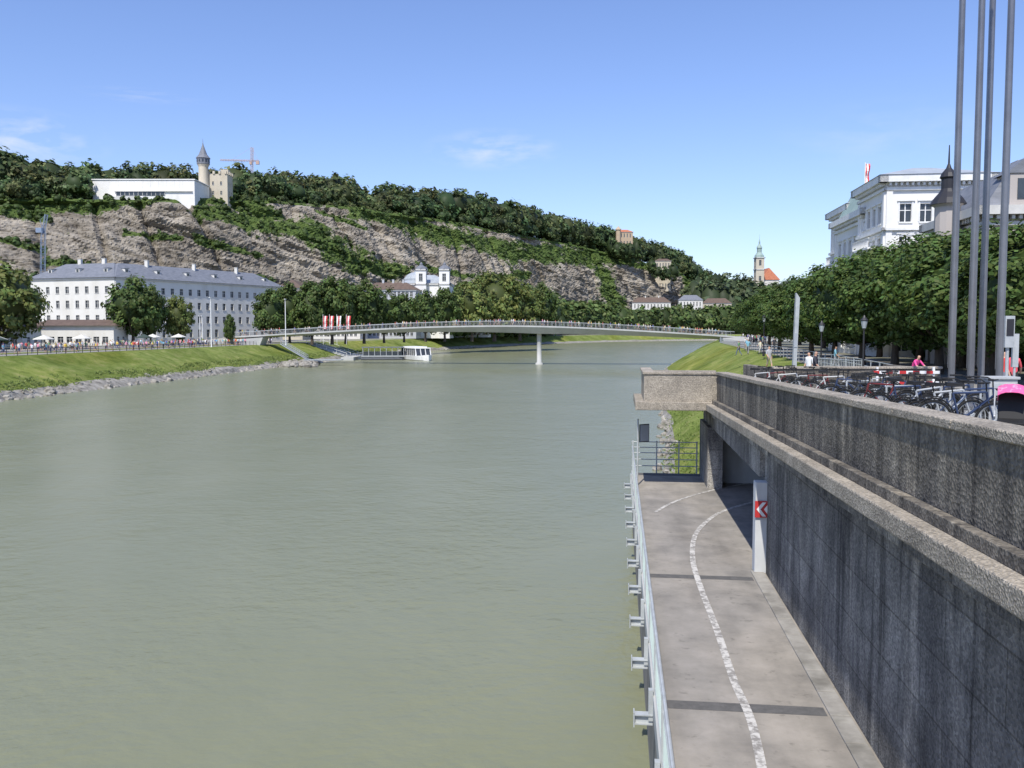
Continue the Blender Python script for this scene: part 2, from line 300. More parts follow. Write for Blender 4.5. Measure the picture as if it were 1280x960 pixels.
# ---------------------------------------------------------------- terrain
LB=[(-66,-80),(-66,40),(-65,112),(-61,160),(-57,218),(-50,288),(-31,410),(-8,490),(20,570),(75,680),(165,770),(320,830),(700,860),(5000,900)]
LFAR=[(-5000,-80),(-5000,60),(-5000,150),(-5000,250),(-5000,400),(-5000,700),(-5000,1300),(-5000,2600),(-5000,6000),(-2000,7000),(200,7000),(1500,7000),(4000,7000),(6000,6000)]
RB=[tuple(E(41.0,1.3)[:2]),tuple(E(56,3.0)[:2]),(17,97),(26,150),(35,200),(60,300),(88,400),(125,500),(180,580),(320,640),(700,670),(5000,700)]
RFAR=[(5000,-100),(5000,-50),(5000,0),(5000,50),(5000,100),(5000,150),(5000,200),(5000,260),(5000,330),(5000,400),(5000,500),(5000,650)]
def strips(mb,line,far,prof,side):
    pts=[];fr=[]
    for i in range(len(line)-1):
        a=Vector(line[i]);b=Vector(line[i+1]);fa=Vector(far[i]);fb=Vector(far[i+1]); n=max(1,min(60,int((b-a).length/2.5))) if a.y<320 else max(1,min(30,int((b-a).length/6)))
        for k in range(n):
            t=k/n; pts.append(a.lerp(b,t)); fr.append(fa.lerp(fb,t))
    pts.append(Vector(line[-1])); fr.append(Vector(far[-1]))
    sm=list(pts)
    for _ in range(10):
        sm=[sm[0]]+[(sm[i-1]+sm[i]*2+sm[i+1])/4 for i in range(1,len(sm)-1)]+[sm[-1]]
    pts=sm; rows=[]
    for i,p in enumerate(pts):
        d=(pts[min(i+1,len(pts)-1)]-pts[max(i-1,0)]).normalized(); n=Vector((-d.y,d.x)) if side=='L' else Vector((d.y,-d.x))
        row=[]
        for j,(off,z,m) in enumerate(prof):
            w=0
            if -1<off<13: w=1.6*noise.noise(Vector((p.x*.07,p.y*.07,off*.3)))*(1 if side=='L' else .5)
            q=p+n*(off+w); zz=z+((.45*noise.noise(Vector((q.x*.1,q.y*.1,0)))+.15*noise.noise(Vector((q.x*.5,q.y*.5,4)))) if .1<z<4.6 else 0)
            row.append((q.x,q.y,zz))
        zl=prof[-1][1]; row.append((fr[i].x,fr[i].y,zl)); rows.append(row)
    n=len(rows[0]); base=len(mb.v)
    for r in rows: mb.v+=r
    for i in range(len(rows)-1):
        for j in range(n-1):
            mb.f.append([base+i*n+j,base+i*n+j+1,base+(i+1)*n+j+1,base+(i+1)*n+j]); mb.m.append(prof[j][2])
    return pts
PL=[(-2,-1.2,1),(0,.0,1),(1,.75,1),(2.2,1.15,0),(4,1.8,0),(6,2.6,0),(9,3.8,0),(12,4.9,0),(13.5,5.1,2),(19,5.1,0),(22,5.2,2),(36,5.25,3)]
ZR=6.2
PR=[(-2,-1.2,1),(0,0,1),(.6,.5,0),(2,1.5,0),(4,2.8,0),(7,4.4,0),(10,5.8,0),(12,ZR,2),(20,ZR,3)]
g=MB(); lpts=strips(g,LB,LFAR,PL,'L'); rpts=strips(g,RB,RFAR,PR,'R')
k=len(g.v); g.v+=[tuple(E(-80,15,6)),tuple(E(41.3,15,6)),(5000,-101,6),(5000,-2000,6)]; g.f.append([k,k+3,k+2,k+1]); g.m.append(3)
g.obj('ground',['grass','rip','prom','city'])
w=MB(); w.add([(-75,-150,0),(5000,-150,0),(5000,905,0),(-75,905,0)],[(0,1,2,3)]); w.obj('river_water',['water'])
w=MB(); w.add([(-90,-160,-1.5),(5000,-160,-1.5),(5000,905,-1.5),(-90,905,-1.5)],[(0,1,2,3)]); w.obj('riverbed',['rip'])
st=MB()
def stone(p,r):
    a=random.random()*6; sq=Vector((r*(.7+.6*random.random()),r*(.7+.5*random.random()),r*(.5+.4*random.random())))
    o=Vector((random.random()*50,0,0)); ca,sa=math.cos(a),math.sin(a); vs=[]
    for v in ICO_V[:]:
        v=Vector(v); k=1+.45*noise.noise(v*1.3+o); x,y,z=v.x*sq.x*k,v.y*sq.y*k,v.z*sq.z*k
        vs.append((p[0]+x*ca-y*sa,p[1]+x*sa+y*ca,p[2]+z))
    st.add(vs,[tuple(f) for f in ICO_F])
for i in range(len(lpts)-1):
    a,b=lpts[i],lpts[i+1]
    if a.y<90 or a.y>450: continue
    L=(b-a).length; d=(b-a)/L; n=Vector((-d.y,d.x)); dens=1.2+2.0*max(0,noise.noise(Vector((a.x*.06,a.y*.06,8)))+.2)
    for k in range(int(L*dens+random.random())):
        q=a.lerp(b,random.random())+n*(random.random()**1.3*3.4-.9); h=.0+.4*max(0,(q-a).dot(n)); stone((q.x,q.y,h),.22+.65*random.random()**2.5)
for i in range(len(rpts)-1):
    a,b=rpts[i],rpts[i+1]
    if a.y>320: continue
    L=(b-a).length; d=(b-a)/L; n=Vector((d.y,-d.x))
    for k in range(int(L*1.4+random.random())):
        q=a.lerp(b,random.random())+n*(random.random()*1.3-.5); h=.05+.5*max(0,(q-a).dot(n)); stone((q.x,q.y,h),.15+.3*random.random()**2)
for k in range(120):
    p=G(335+62*random.random(),450+random.random()*8,.3); stone(p,.4+.9*random.random()**2)
st.obj('riprap_stones',['rip'])
def tufts(name,pts,off0,off1,sgn,y0,y1,zf,count,seed,sz,col):
    global rng; rng=np.random.default_rng(seed); c=[];
    for k in range(count):
        i=random.randrange(1,len(pts)-2); p=pts[i]
        if not(y0<p.y<y1): continue
        d=(pts[i+1]-pts[i-1]).normalized(); n=Vector((-d.y,d.x)) if sgn>0 else Vector((d.y,-d.x)); o=random.uniform(off0,off1); q=p+n*o+d*random.uniform(-1.2,1.2)
        for _ in range(9): c.append((q.x+random.gauss(0,.25),q.y+random.gauss(0,.25),zf(o)+random.uniform(.0,.25)))
    c=np.array(c); nrm=unit(len(c)); nrm[:,2]*=.4; nrm/=np.linalg.norm(nrm,axis=1)[:,None]
    V,Q=leaves(c,nrm,sz*(.6+.8*rng.random(len(c))),.4); f=.7+.7*rng.random((len(c),1)); cc=np.array(col)*f
    me=soup(name,V,Q,np.zeros((0,3),int),[0]*len(Q),[],cc,np.zeros((0,3)),['leaf']); link(bpy.data.objects.new(name,me))
zl=lambda o: float(np.interp(o,[p[0] for p in PL],[p[1] for p in PL]))
zr=lambda o: float(np.interp(o,[p[0] for p in PR],[p[1] for p in PR]))
tufts('bank_weeds',lpts,1.4,5,1,90,330,zl,4000,3,.2,(.19,.24,.07)); tufts('bank_weeds',rpts,.3,9,-1,40,90,zr,9000,4,.10,(.17,.23,.055))

# ---------------------------------------------------------------- hill
SU=[-260,-150,0,145,250,340,440,500,560,640,700,740,800,850,885,930,1000]
SYB=[340,345,350,372,400,430,470,505,555,640,730,790,860,920,960,1000,1060]
SYT=[400,400,410,430,460,500,550,590,650,730,820,880,930,980,1010,1030,1080]
SVT=[245,243,246,249,248,251,258,267,276,291,303,311,326,343,366,392,405]
VEG=[((0,249),(125,257),9),((120,253),(330,253),7),((250,264),(380,290),13),((380,290),(450,328),17),((450,328),(505,338),9),((300,255),(350,270),9),((450,264),(560,290),13),((560,290),(640,315),14),((640,315),(750,326),10),((0,262),(60,266),9),
 ((600,300),(760,322),8),((760,322),(860,345),5),((600,350),(660,343),6),((755,340),(775,390),12),((160,288),(230,296),4),((250,298),(330,318),5),((400,265),(460,285),3),((520,330),(590,345),4),((0,300),(60,312),4),((860,345),(885,400),12),((480,262),(600,282),5),((60,330),(340,350),5)]
def segd(px,py,a,b):
    ax,ay=a;bx,by=b; L=(bx-ax)**2+(by-ay)**2; t=max(0,min(1,((px-ax)*(bx-ax)+(py-ay)*(by-ay))/L)); return math.hypot(px-ax-t*(bx-ax),py-ay-t*(by-ay))
NU,NB=760,100; us=np.linspace(-260,1000,NU); V=[]; veg=[]
hillpts=[]
for i,u in enumerate(us):
    yb=np.interp(u,SU,SYB); yt=np.interp(u,SU,SYT); vt=np.interp(u,SU,SVT)+2.5*noise.noise(Vector((u*.02,3,0))); zt=W(u,vt,yt).z
    for j in range(NB):
        b=j/(NB-1); z=5.5+(zt-5.5)*b; Y=yb+(yt-yb)*(.25*b+.75*b**2.0); x=(u-640)/F*Y
        vv=412-(z-EYE)/Y*F
        s=x*.8+Y*.6; q=z+.26*s
        nrm=math.sin(min(1,b*4)*math.pi/2)*(1 if b<.97 else .3)
        d1=noise.noise(Vector((s*.018,q*.03,1)))*9
        wv=(q+5*noise.noise(Vector((s*.02,q*.05,5))))
        st1=wv/9.0; fr=st1-math.floor(st1); d2=(min(fr*1.25,(1-fr)*5)-.5)*4.5*max(0,.5+1.1*noise.noise(Vector((s*.022,q*.03,9))))
        st2=wv/3.1; fr=st2-math.floor(st2); d2+=(fr-.5)*1.5
        d3=noise.turbulence(Vector((s*.06,q*.10,2)),5,True)*6.0-3+noise.noise(Vector((s*.4,q*.5,3)))*1.0
        gull=-5*max(0,1-abs(noise.noise(Vector((s*.03,q*.008,30))))*9)
        dd=(d1+d2+d3+gull)*nrm
        V.append((x+dd*.35,Y-dd*.9,z+.15*dd))
        m=0
        for a_,b_,wd in VEG:
            m=max(m,1.10-.62*segd(u,vv,a_,b_)/wd)
        m=max(0,m)+.42*noise.noise(Vector((s*.03,q*.06,20)))-.09
        if b>.97: m+=.6
        veg.append(m); hillpts.append((m,V[-1]))
    for dy,dz in ((30,4),(90,6),(170,2),(330,-40)):
        Y=yt+dy; V.append(((u-640)/F*yt+ -dy*.35,Y,max(4,zt+dz))); veg.append(1)
NR=NB+4; faces=[(i*NR+j,(i+1)*NR+j,(i+1)*NR+j+1,i*NR+j+1) for i in range(NU-1) for j in range(NR-1)]
me=bpy.data.meshes.new('cliff_hill'); me.from_pydata(V,[],faces); me.materials.append(M['rock']); a=me.attributes.new('veg','FLOAT','POINT'); a.data.foreach_set('value',veg)
link(bpy.data.objects.new('cliff_hill',me))
items=[]
cand=[p for m,p in hillpts if m>.62 and p[2]>25]
for p in random.sample(cand,min(800,len(cand))):
    r=.8+1.7*random.random()**1.9; g_=.75+.8*random.random(); items.append((p[0],p[1],p[2]-r*.5,r*1.6,r,(.088*g_,.138*g_,.038*g_)))
cand=[p for m,p in hillpts if .22<m<.62 and p[2]>22]
for p in random.sample(cand,min(180,len(cand))):
    r=.6+1.1*random.random()**1.5; g_=.8+.6*random.random(); items.append((p[0],p[1],p[2]-r*.5,r*1.6,r,(.08*g_,.12*g_,.038*g_)))
mass('cliff_shrubs',items,ncl=5,lpc=9,ls=1.6)
items=[]
TU=[-260,0,50,90,130,180,240,300,330,350,400,440,455,480,520,550,580,620,660,700,760,780,800,850,870,885,930]
TV=[180,172,193,208,207,201,211,203,207,211,215,225,244,230,234,236,226,235,245,255,268,288,293,304,326,338,370]
for row,(step,dy) in enumerate(((11,6),(10,24),(10,42),(9,60))):
    for u in np.arange(-250,925,step):
        yt=np.interp(u,SU,SYT); vt=np.interp(u,SU,SVT)
        uu=u+random.uniform(-3.5,3.5); tv=np.interp(uu,TU,TV); Y=yt+dy+random.uniform(-6,6); zb=W(u,vt,yt).z+(0 if row==0 else 3)-1
        if 104<uu<297 and row<3: continue
        if 764<uu<794 and row<1: continue
        if row==0 and random.random()<.35: continue
        top=W(uu,tv,Y).z+random.uniform(-7,3)-(3-row)*2.6
        h=max(4,top-zb)
        if row==0: h*=random.uniform(.35,.7)
        h=min(h,26)
        r=min(9,max(2.6,h*.46))*random.uniform(.8,1.2)*(1.15 if Y<600 else 1.3); g_=random.uniform(.7,1.5); ye=random.uniform(.85,1.3)
        items.append(((uu-640)/F*Y,Y,zb,h,r,(.082*g_*ye,.125*g_,.048*g_)))  # greens lifted and slightly blued: distance haze painted into the leaf colour
mass('hill_forest',items,ncl=24,lpc=22,ls=.60,lobes=.12)

# ---------------------------------------------------------------- buildings
def facade(mb,p0,p1,z0,z1,ncols,rows,ww,margin=1.0,depth=.25,wm=0,gm=1,tm=2,sill=True,surround=False,mull=True):
    p0=Vector(p0[:2]);p1=Vector(p1[:2]); L=(p1-p0).length; d=(p1-p0)/L; n=Vector((d.y,-d.x))
    def pt(a,z,o=0): q=p0+d*a+n*o; return (q.x,q.y,z)
    def quad(a0,a1,za,zb,o=0,m=wm): 
        if a1-a0>1e-4 and zb-za>1e-4: mb.add([pt(a0,za,o),pt(a1,za,o),pt(a1,zb,o),pt(a0,zb,o)],[(0,1,2,3)],m)
    def fb(a0,a1,za,zb,o0,o1,m): mb.hexa([pt(a0,za,o1),pt(a1,za,o1),pt(a1,za,o0),pt(a0,za,o0),pt(a0,zb,o1),pt(a1,zb,o1),pt(a1,zb,o0),pt(a0,zb,o0)],m)
    wins=[]
    for i in range(ncols):
        c=margin+(i+.5)*(L-2*margin)/ncols; wins.append((c-ww/2,c+ww/2))
    z=z0
    for (zb,h) in rows:
        quad(0,L,z,zb); a=0
        for (a0,a1) in wins:
            quad(a,a0,zb,zb+h); a=a1
            quad(a0,a1,zb,zb+h,-depth,gm)
            mb.add([pt(a0,zb),pt(a0,zb,-depth),pt(a0,zb+h,-depth),pt(a0,zb+h)],[(0,1,2,3)],wm)
            mb.add([pt(a1,zb),pt(a1,zb,-depth),pt(a1,zb+h,-depth),pt(a1,zb+h)],[(0,1,2,3)],wm)
            mb.add([pt(a0,zb),pt(a1,zb),pt(a1,zb,-depth),pt(a0,zb,-depth)],[(0,1,2,3)],wm)
            mb.add([pt(a0,zb+h),pt(a1,zb+h),pt(a1,zb+h,-depth),pt(a0,zb+h,-depth)],[(0,1,2,3)],wm)
            if mull:
                c=(a0+a1)/2; fb(c-.05,c+.05,zb+.01,zb+h-.01,-depth+.01,-depth+.06,tm); fb(a0+.01,a1-.01,zb+h*.62,zb+h*.62+.08,-depth+.015,-depth+.055,tm)
            if sill: fb(a0-.12,a1+.12,zb-.16,zb-.02,-.02,.12,tm)
            if surround:
                fb(a0-.2,a0-.03,zb,zb+h+.25,-.02,.06,tm); fb(a1+.03,a1+.2,zb,zb+h+.25,-.02,.06,tm); fb(a0-.3,a1+.3,zb+h+.26,zb+h+.42,-.02,.16,tm)
        quad(a,L,zb,zb+h); z=zb+h
    quad(0,L,z,z1)
    return fb,L
def band(mb,p0,p1,z0,z1,o,m):
    p0=Vector(p0[:2]);p1=Vector(p1[:2]); d=(p1-p0).normalized(); n=Vector((d.y,-d.x)); a=p0-d*o;b=p1+d*o
    q=[a+n*o,b+n*o,b-n*.02,a-n*.02]
    mb.hexa([(k.x,k.y,z0) for k in q]+[(k.x,k.y,z1) for k in q],m)
def roof(mb,c,z,h,over=.5,m=0,hip=1.0):
    c=[Vector(p[:2]) for p in c]
    if (c[1]-c[0]).length<(c[2]-c[1]).length: c=c[1:]+c[:1]
    e1=(c[1]-c[0]).normalized(); e2=(c[2]-c[1]).normalized()
    q=[c[0]-e1*over-e2*over,c[1]+e1*over-e2*over,c[2]+e1*over+e2*over,c[3]-e1*over+e2*over]
    half=(c[2]-c[1]).length/2*hip
    r0=(q[0]+q[3])/2+e1*half; r1=(q[1]+q[2])/2-e1*half
    V=[(p.x,p.y,z) for p in q]+[(r0.x,r0.y,z+h),(r1.x,r1.y,z+h)]
    mb.add(V,[(0,1,5,4),(1,2,5),(2,3,4,5),(3,0,4),(3,2,1,0)],m)
    return r0,r1
def poly_facades(name,corners,z0,z1,specs,rows,wallm,roofh,roofm,over=.5,hip=1.0,cornice=.35,surround=False,trimm='trim',ww=1.1,parent=None,dormers=0,chimneys=0):
    par=parent or empty(name)
    mb=MB(); n=len(corners)
    for i in range(n):
        a,b=corners[i],corners[(i+1)%n]
        nc=specs[i] if isinstance(specs,(list,tuple)) else specs
        facade(mb,a,b,z0,z1,nc if nc else 0,rows,ww,surround=surround)
        band(mb,a,b,z1-.5,z1-.004,cornice,2)
    mb.obj('walls_and_windows' ,[wallm,'glass',trimm],par)
    r=MB(); r0,r1=roof(r,corners,z1,roofh,over,0,hip)
    for k in range(chimneys):
        p=r0.lerp(r1,(k+.5)/chimneys); r.obox((p.x+.8,p.y,z1+roofh+.2),.9,1.2,2.2,0,1); r.obox((p.x+.8,p.y,z1+roofh+1.36),1.1,1.4,.12,0,1)
    if dormers:
        A,B=Vector(corners[dormers[0]][:2]),Vector(corners[(dormers[0]+1)%4][:2]); d=(B-A).normalized(); nn=Vector((d.y,-d.x)); ang=math.atan2(d.y,d.x)
        for k in range(dormers[1]):
            p=A.lerp(B,(k+.5)/dormers[1])-nn*(dormers[2]); zz=z1+roofh*.35
            r.obox((p.x,p.y,zz+.5),1.3,2.4,1.3,ang,1); q=p+nn*1.23; r.obox((q.x,q.y,zz+.55),.8,.06,.8,ang,2)
            r.obox((p.x,p.y,zz+1.24),1.6,2.7,.15,ang,0)
    r.obj('roof',[roofm,wallm,'glass'],par)
    return par
A=(-141,259);B=(-112,250);D=(-80,308)
dBD=(Vector(D)-Vector(B)).normalized()
Bv=Vector(B); nb=Vector((-dBD.y,dBD.x))*14
rows=[(6.8,2.4),(11.2,2.1),(15.4,2.1),(19.6,1.9)]
par=empty('long_riverside_building')
def wing(cs,specs,pn,rh,dorm=0,ch=0):
    return poly_facades(pn,cs,5.2,24.0,specs,rows,'pl_white',rh,'slate',over=.7,ww=1.25,parent=par,dormers=dorm,chimneys=ch)
Dl=Bv+dBD*66
wing([tuple(Bv),tuple(Dl),tuple(Dl+nb),tuple(Bv+nb)],[19,4,19,4],'long_wing',4.6,(0,6,3.5),3)
Av=Vector(A); e=(Av-Bv).normalized(); back=Vector((-e.y,e.x))*-14
if back.y<0: back=-back
B2=Bv+e*.35-Vector((0,.15))
wing([tuple(Av),tuple(B2),tuple(B2+back),tuple(Av+back)],[8,4,8,4],'head_wing',4.6,(0,3,3.5),2)
def pavilion(name,u0,u1,Y,v0,zb=5.1,dep=8):
    a=W(u0,412,Y);b=W(u1,412,Y); zt=W(u0,v0+6,Y).z; p=empty(name); mb=MB()
    cs=[(a.x,Y),(b.x,Y),(b.x,Y+dep),(a.x,Y+dep)]
    for i in range(4): facade(mb,cs[i],cs[(i+1)%4],zb,zt,[max(2,int((b.x-a.x)/2.2)),2,3,2][i],[(zb+.8,1.5)],1.4)
    mb.obj('walls',['pl_white','glass','trim'],p); r=MB(); roof(r,cs,zt,1.5,.8,0,.6); r.obj('roof',['brownroof'],p)
pavilion('riverside_pavilion',42,142,215,401); pavilion('riverside_pavilion',-60,28,200,405)
def simple(name,u0,u1,Y,vt,zb,wall,roofm,rh,cols,floors,dep=12,side=4,hip=1.0,skew=0,surround=False,ww=1.1,ch=0):
    a=W(u0,412,Y); b=W(u1,412,Y); zt=W((u0+u1)/2,vt,Y).z
    c=[(a.x,Y+skew),(b.x,Y),(b.x+dep*.1,Y+dep),(a.x+dep*.1,Y+dep+skew)]
    fh=(zt-zb)/floors; rw=[(zb+i*fh+fh*.3,fh*.48) for i in range(floors)]
    return poly_facades(name,c,zb,zt,[cols,side,cols,side],rw,wall,rh,roofm,over=.6,hip=hip,ww=ww,surround=surround,chimneys=ch)
simple('grey_roof_house',345,378,345,360,5.2,'pl_cream','brownroof',3.5,6,4)
simple('apartment_house',452,520,400,362,5.2,'pl_grey','brownroof',3.5,12,5,ch=3)
simple('apartment_house',380,450,380,372,5.2,'pl_white','slate',3.5,12,4,ch=2)
simple('riverside_house',560,610,470,380,5.2,'pl_white','slate',4,8,4)
simple('riverside_house',790,838,835,378,5.2,'pl_white','brownroof',5,11,4,ch=2)
simple('riverside_house',848,878,850,375,5.2,'pl_white','slate',5,7,4)
simple('riverside_house',878,914,860,379,5.2,'pl_cream','brownroof',5,8,4)
simple('riverside_house',728,750,765,382,5.2,'pl_cream','brownroof',4,6,4)
simple('hillside_house',818,838,935,326,50,'pl_cream','brownroof',2.5,5,3,dep=9)
p=simple('hilltop_villa',769,790,905,290,W(780,318,905).z,'pl_yel','tile',3,5,3)
mb=MB(); q=W(772,412,903); mb.lathe((q.x,q.y,W(771,305,903).z),[(2.4,0),(2.4,14),(3.0,14.1),(3.0,14.8),(.1,18)],12); mb.obj('turret',['pl_yel'],p)
ch=empty('white_church'); Y=415; mb=MB()
a=W(502,412,Y);b=W(563,412,Y); zt=W(530,354,Y).z
cs=[(a.x,Y),(b.x,Y),(b.x,Y+22),(a.x,Y+22)]
for i in range(4): facade(mb,cs[i],cs[(i+1)%4],5.2,zt,[5,4,5,4][i],[(8,3.5),(18,4.5)],1.6,surround=True); band(mb,cs[i],cs[(i+1)%4],zt-.8,zt-.004,.5,2)
mb.obj('nave_walls',['pl_hotel','glass','trim'],ch)
mb=MB(); roof(mb,cs,zt,4.5,.6,0,.8); mb.obj('nave_roof',['zinc'],ch)
c=W(521,412,Y+9); mb=MB(); mb.lathe((c.x,c.y,zt+1.2),[(6.2,0),(6.2,1.2),(5.8,1.6),(4.8,3.0),(2.8,4.1),(1,4.6),(1,5.4),(.1,6.4)],20); mb.obj('dome',['zinc'],ch,smooth=False)
for uu in (527,556):
    c=W(uu,412,Y-1.5); mb=MB(); hw=2.4; z2=W(uu,337,Y).z; q=[(c.x-hw,c.y-hw),(c.x+hw,c.y-hw),(c.x+hw,c.y+hw),(c.x-hw,c.y+hw)]
    for i in range(4): facade(mb,q[i],q[(i+1)%4],5.2,z2,1,[(z2-5.5,3.4)],1.7,margin=.5,surround=False); band(mb,q[i],q[(i+1)%4],z2-.6,z2,.4,2); band(mb,q[i],q[(i+1)%4],z2-7.2,z2-6.7,.3,2)
    mb.obj('tower',['pl_hotel','glass','trim'],ch)
    mb=MB(); mb.lathe((c.x,c.y,z2),[(3,0),(2.7,.8),(1.5,1.5),(.8,1.9),(.8,2.5),(.1,3.4)],8); mb.obj('tower_cap',['slate'],ch)
mu=empty('white_museum_building'); Y=452
a=W(121,412,Y);b=W(247,412,Y); z1=W(180,225,Y).z; zb=W(180,262,Y).z
mb=MB(); cs=[(a.x,Y),(b.x,Y),(b.x,Y+22),(a.x,Y+22)]
for i in range(4): facade(mb,cs[i],cs[(i+1)%4],zb,z1,0,[],1)
c0=W(150,412,Y).x;c1=W(210,412,Y).x; zz=W(180,241.5,Y).z
mb.box(c0,c1,Y-.25,Y-.05,zz-1.2,zz+.7,1)
for k in range(12): x=c0+(c1-c0)*k/11; mb.box(x-.1,x+.1,Y-.32,Y-.255,zz-1.2,zz+.7,2)
mb.box(a.x+11,b.x-1,Y-.9,Y-.06,zz+.8,zz+1.1,0)
mb.box(a.x+8,a.x+26,Y-6,Y-.06,zb-6,W(150,245.5,Y-6).z,2)
for q in np.linspace(a.x+13,b.x-6,9): mb.box(q-.03,q+.03,Y-.03,Y-.004,zz+1.2,z1-.3,2)
mb.add([(a.x-.4,Y-.4,z1),(b.x+.4,Y-.4,z1),(b.x+.4,Y+22.4,z1),(a.x-.4,Y+22.4,z1),(a.x-.4,Y-.4,z1+.5),(b.x+.4,Y-.4,z1+.5),(b.x+.4,Y+22.4,z1+.5),(a.x-.4,Y+22.4,z1+.5)],[(4,5,6,7),(0,1,5,4),(1,2,6,5),(2,3,7,6),(3,0,4,7)],0)
mb.obj('hall',['pl_hotel','glass','trim'],mu)
wt=empty('old_water_tower'); Y=474; c=W(258.5,412,Y); zb=W(258,258,Y).z; sh=W(258,206,Y).z-zb
mb=MB(); mb.lathe((c.x,c.y,zb),[(2.9,0),(2.6,6),(2.5,sh-1.2),(3.1,sh)],18); mb.obj('shaft',['pl_cream'],wt,smooth=False)
mb=MB(); mb.lathe((c.x,c.y,zb+sh),[(3.2,0),(3.4,.3),(3.4,3.2),(3.6,3.3)],12)
for i in range(12):
    an=2*math.pi*(i+.5)/12; mb.obox((c.x+3.32*math.cos(an),c.y+3.32*math.sin(an),zb+sh+1.9),.12,.8,1.4,an,1)
mb.lathe((c.x,c.y,zb+sh+3.3),[(3.8,0),(2.2,2),(1.3,4.4),(.4,7),(.14,8.2),(.05,10.4)],12)
mb.obj('timber_lantern_and_spire',['slate','glass'],wt)
kp=empty('crenellated_keep'); a=W(263,412,Y+2);b=W(288.5,412,Y+2); z1=W(275,217,Y).z
mb=MB(); cs=[(a.x,Y+1),(b.x,Y+1),(b.x,Y+10),(a.x,Y+10)]
for i in range(4): facade(mb,cs[i],cs[(i+1)%4],zb-1,z1,2,[(zb+6.5,1.8),(zb+11.5,1.8)],1.0,margin=1.2)
for i in range(4):
    P=Vector(cs[i]);Q=Vector(cs[(i+1)%4]); n=7
    for k in range(n):
        q=P.lerp(Q,(k+.5)/n)
        if k%2==0: mb.obox((q.x,q.y,z1+.75),1.1,1.1,1.5,0,0)
mb.obox(((a.x+b.x)/2+3,Y+6,z1+1.2),4,4,3.4,0,0)
mb.obj('walls',['pl_cream','glass','trim'],kp)
mk=empty('parish_church_with_spire'); Y=1000; c=W(947.5,412,Y); mb=MB(); z2=W(947,322,Y).z; hw=4.6
q=[(c.x-hw,c.y-hw),(c.x+hw,c.y-hw),(c.x+hw,c.y+hw),(c.x-hw,c.y+hw)]
for i in range(4): facade(mb,q[i],q[(i+1)%4],6,z2,1,[(z2-26,5),(z2-9,6)],2.6,margin=1,surround=False); band(mb,q[i],q[(i+1)%4],z2-.9,z2,.8,2); band(mb,q[i],q[(i+1)%4],z2-14,z2-13,.6,2)
mb.obj('tower',['pl_cream','glass','trim'],mk)
mb=MB(); mb.lathe((c.x,c.y,z2),[(5.6,0),(5.2,2.5),(3.6,4.5),(2.8,6),(2.8,10),(3.3,10.3),(3,12),(1.6,14),(.9,15.5),(.9,17.5),(.15,21),(.1,26)],8); mb.obj('onion_spire',['copper'],mk)
mb=MB(); a=W(950,412,Y+12);b=W(973,412,Y+12); zt=W(960,349,Y).z; cs=[(a.x,Y+12),(b.x,Y+12),(b.x,Y+45),(a.x,Y+45)]
for i in range(4): facade(mb,cs[i],cs[(i+1)%4],6,zt,4,[(zt-14,7)],2)
mb.obj('nave',['pl_white','glass','trim'],mk); mb=MB(); roof(mb,cs,zt,14,.8,0,.5); mb.obj('nave_roof',['tile'],mk)
simple('distant_house',975,1010,960,356,6,'pl_white','slate',5,8,5)
# ------------------ white hotel on right bank
ho=empty('white_grand_hotel')
ex=Vector((math.cos(TH),-math.sin(TH))); ey=Vector((math.sin(TH),math.cos(TH)))
def hcs(u,Y,wd,dp): 
    p=W(u,412,Y); p=Vector((p.x,p.y)); return [tuple(p),tuple(p+ex*wd),tuple(p+ex*wd+ey*dp),tuple(p+ey*dp)]
def block(cs,z0,z1,specs,floors,wall,ww,par,nm,surround=True,top=2.2,trim='trim'):
    mb=MB(); fh=(z1-top-z0)/floors; rw=[(z0+i*fh+fh*.25,fh*.55) for i in range(floors)]
    for i in range(4):
        facade(mb,cs[i],cs[(i+1)%4],z0,z1,specs[i],rw,ww,surround=surround)
        band(mb,cs[i],cs[(i+1)%4],z1-.7,z1,.8,2); band(mb,cs[i],cs[(i+1)%4],z1-1.5,z1-1.2,.25,2); band(mb,cs[i],cs[(i+1)%4],z0+fh*1.02,z0+fh*1.02+.3,.3,2); band(mb,cs[i],cs[(i+1)%4],z1-top-fh-.05,z1-top-fh+.25,.35,2)
        P=Vector(cs[i]);Q=Vector(cs[(i+1)%4]); d=(Q-P).normalized(); n=Vector((d.y,-d.x)); ang=math.atan2(d.y,d.x); Lw=(Q-P).length
        for k in range(int(Lw/.55)):
            q=P+d*(.3+.55*k)+n*.3; mb.obox((q.x,q.y,z1-.88),.22,.5,.3,ang,2)
        for a_ in (.35,Lw-.35): q=P+d*a_+n*.08; mb.obox((q.x,q.y,(z0+z1-1.6)/2),.6,.2,z1-1.6-z0,ang,0)
    mb.obj(nm,[wall,'glass',trim],par); return cs
Yh=92; HT='white'
c1=hcs(1103,Yh,10.0,10); zt=W(1106,220,Yh).z; block(c1,6,zt,[4,4,4,4],5,'pl_hotel',1.15,ho,'corner_pavilion',trim=HT)
mb=MB(); roof(mb,c1,zt+.02,1.6,.9,0,1); mb.obj('pavilion_roof',['zinc'],ho)
c2=hcs(1080,Yh+8,14,14); zt2=W(1084,260,Yh+8).z; block(c2,6,zt2,[4,5,4,5],4,'pl_hotel',1.15,ho,'river_wing',trim=HT)
mb=MB(); q=[Vector(p) for p in c2]; cen=sum(q,Vector((0,0)))/4
low=[(p.x,p.y,zt2) for p in q]; hi=[((p.lerp(cen,.2)).x,(p.lerp(cen,.2)).y,zt2+3.2) for p in q]; mb.hexa(low+hi,0); mb.obj('mansard_roof',['copper'],ho)
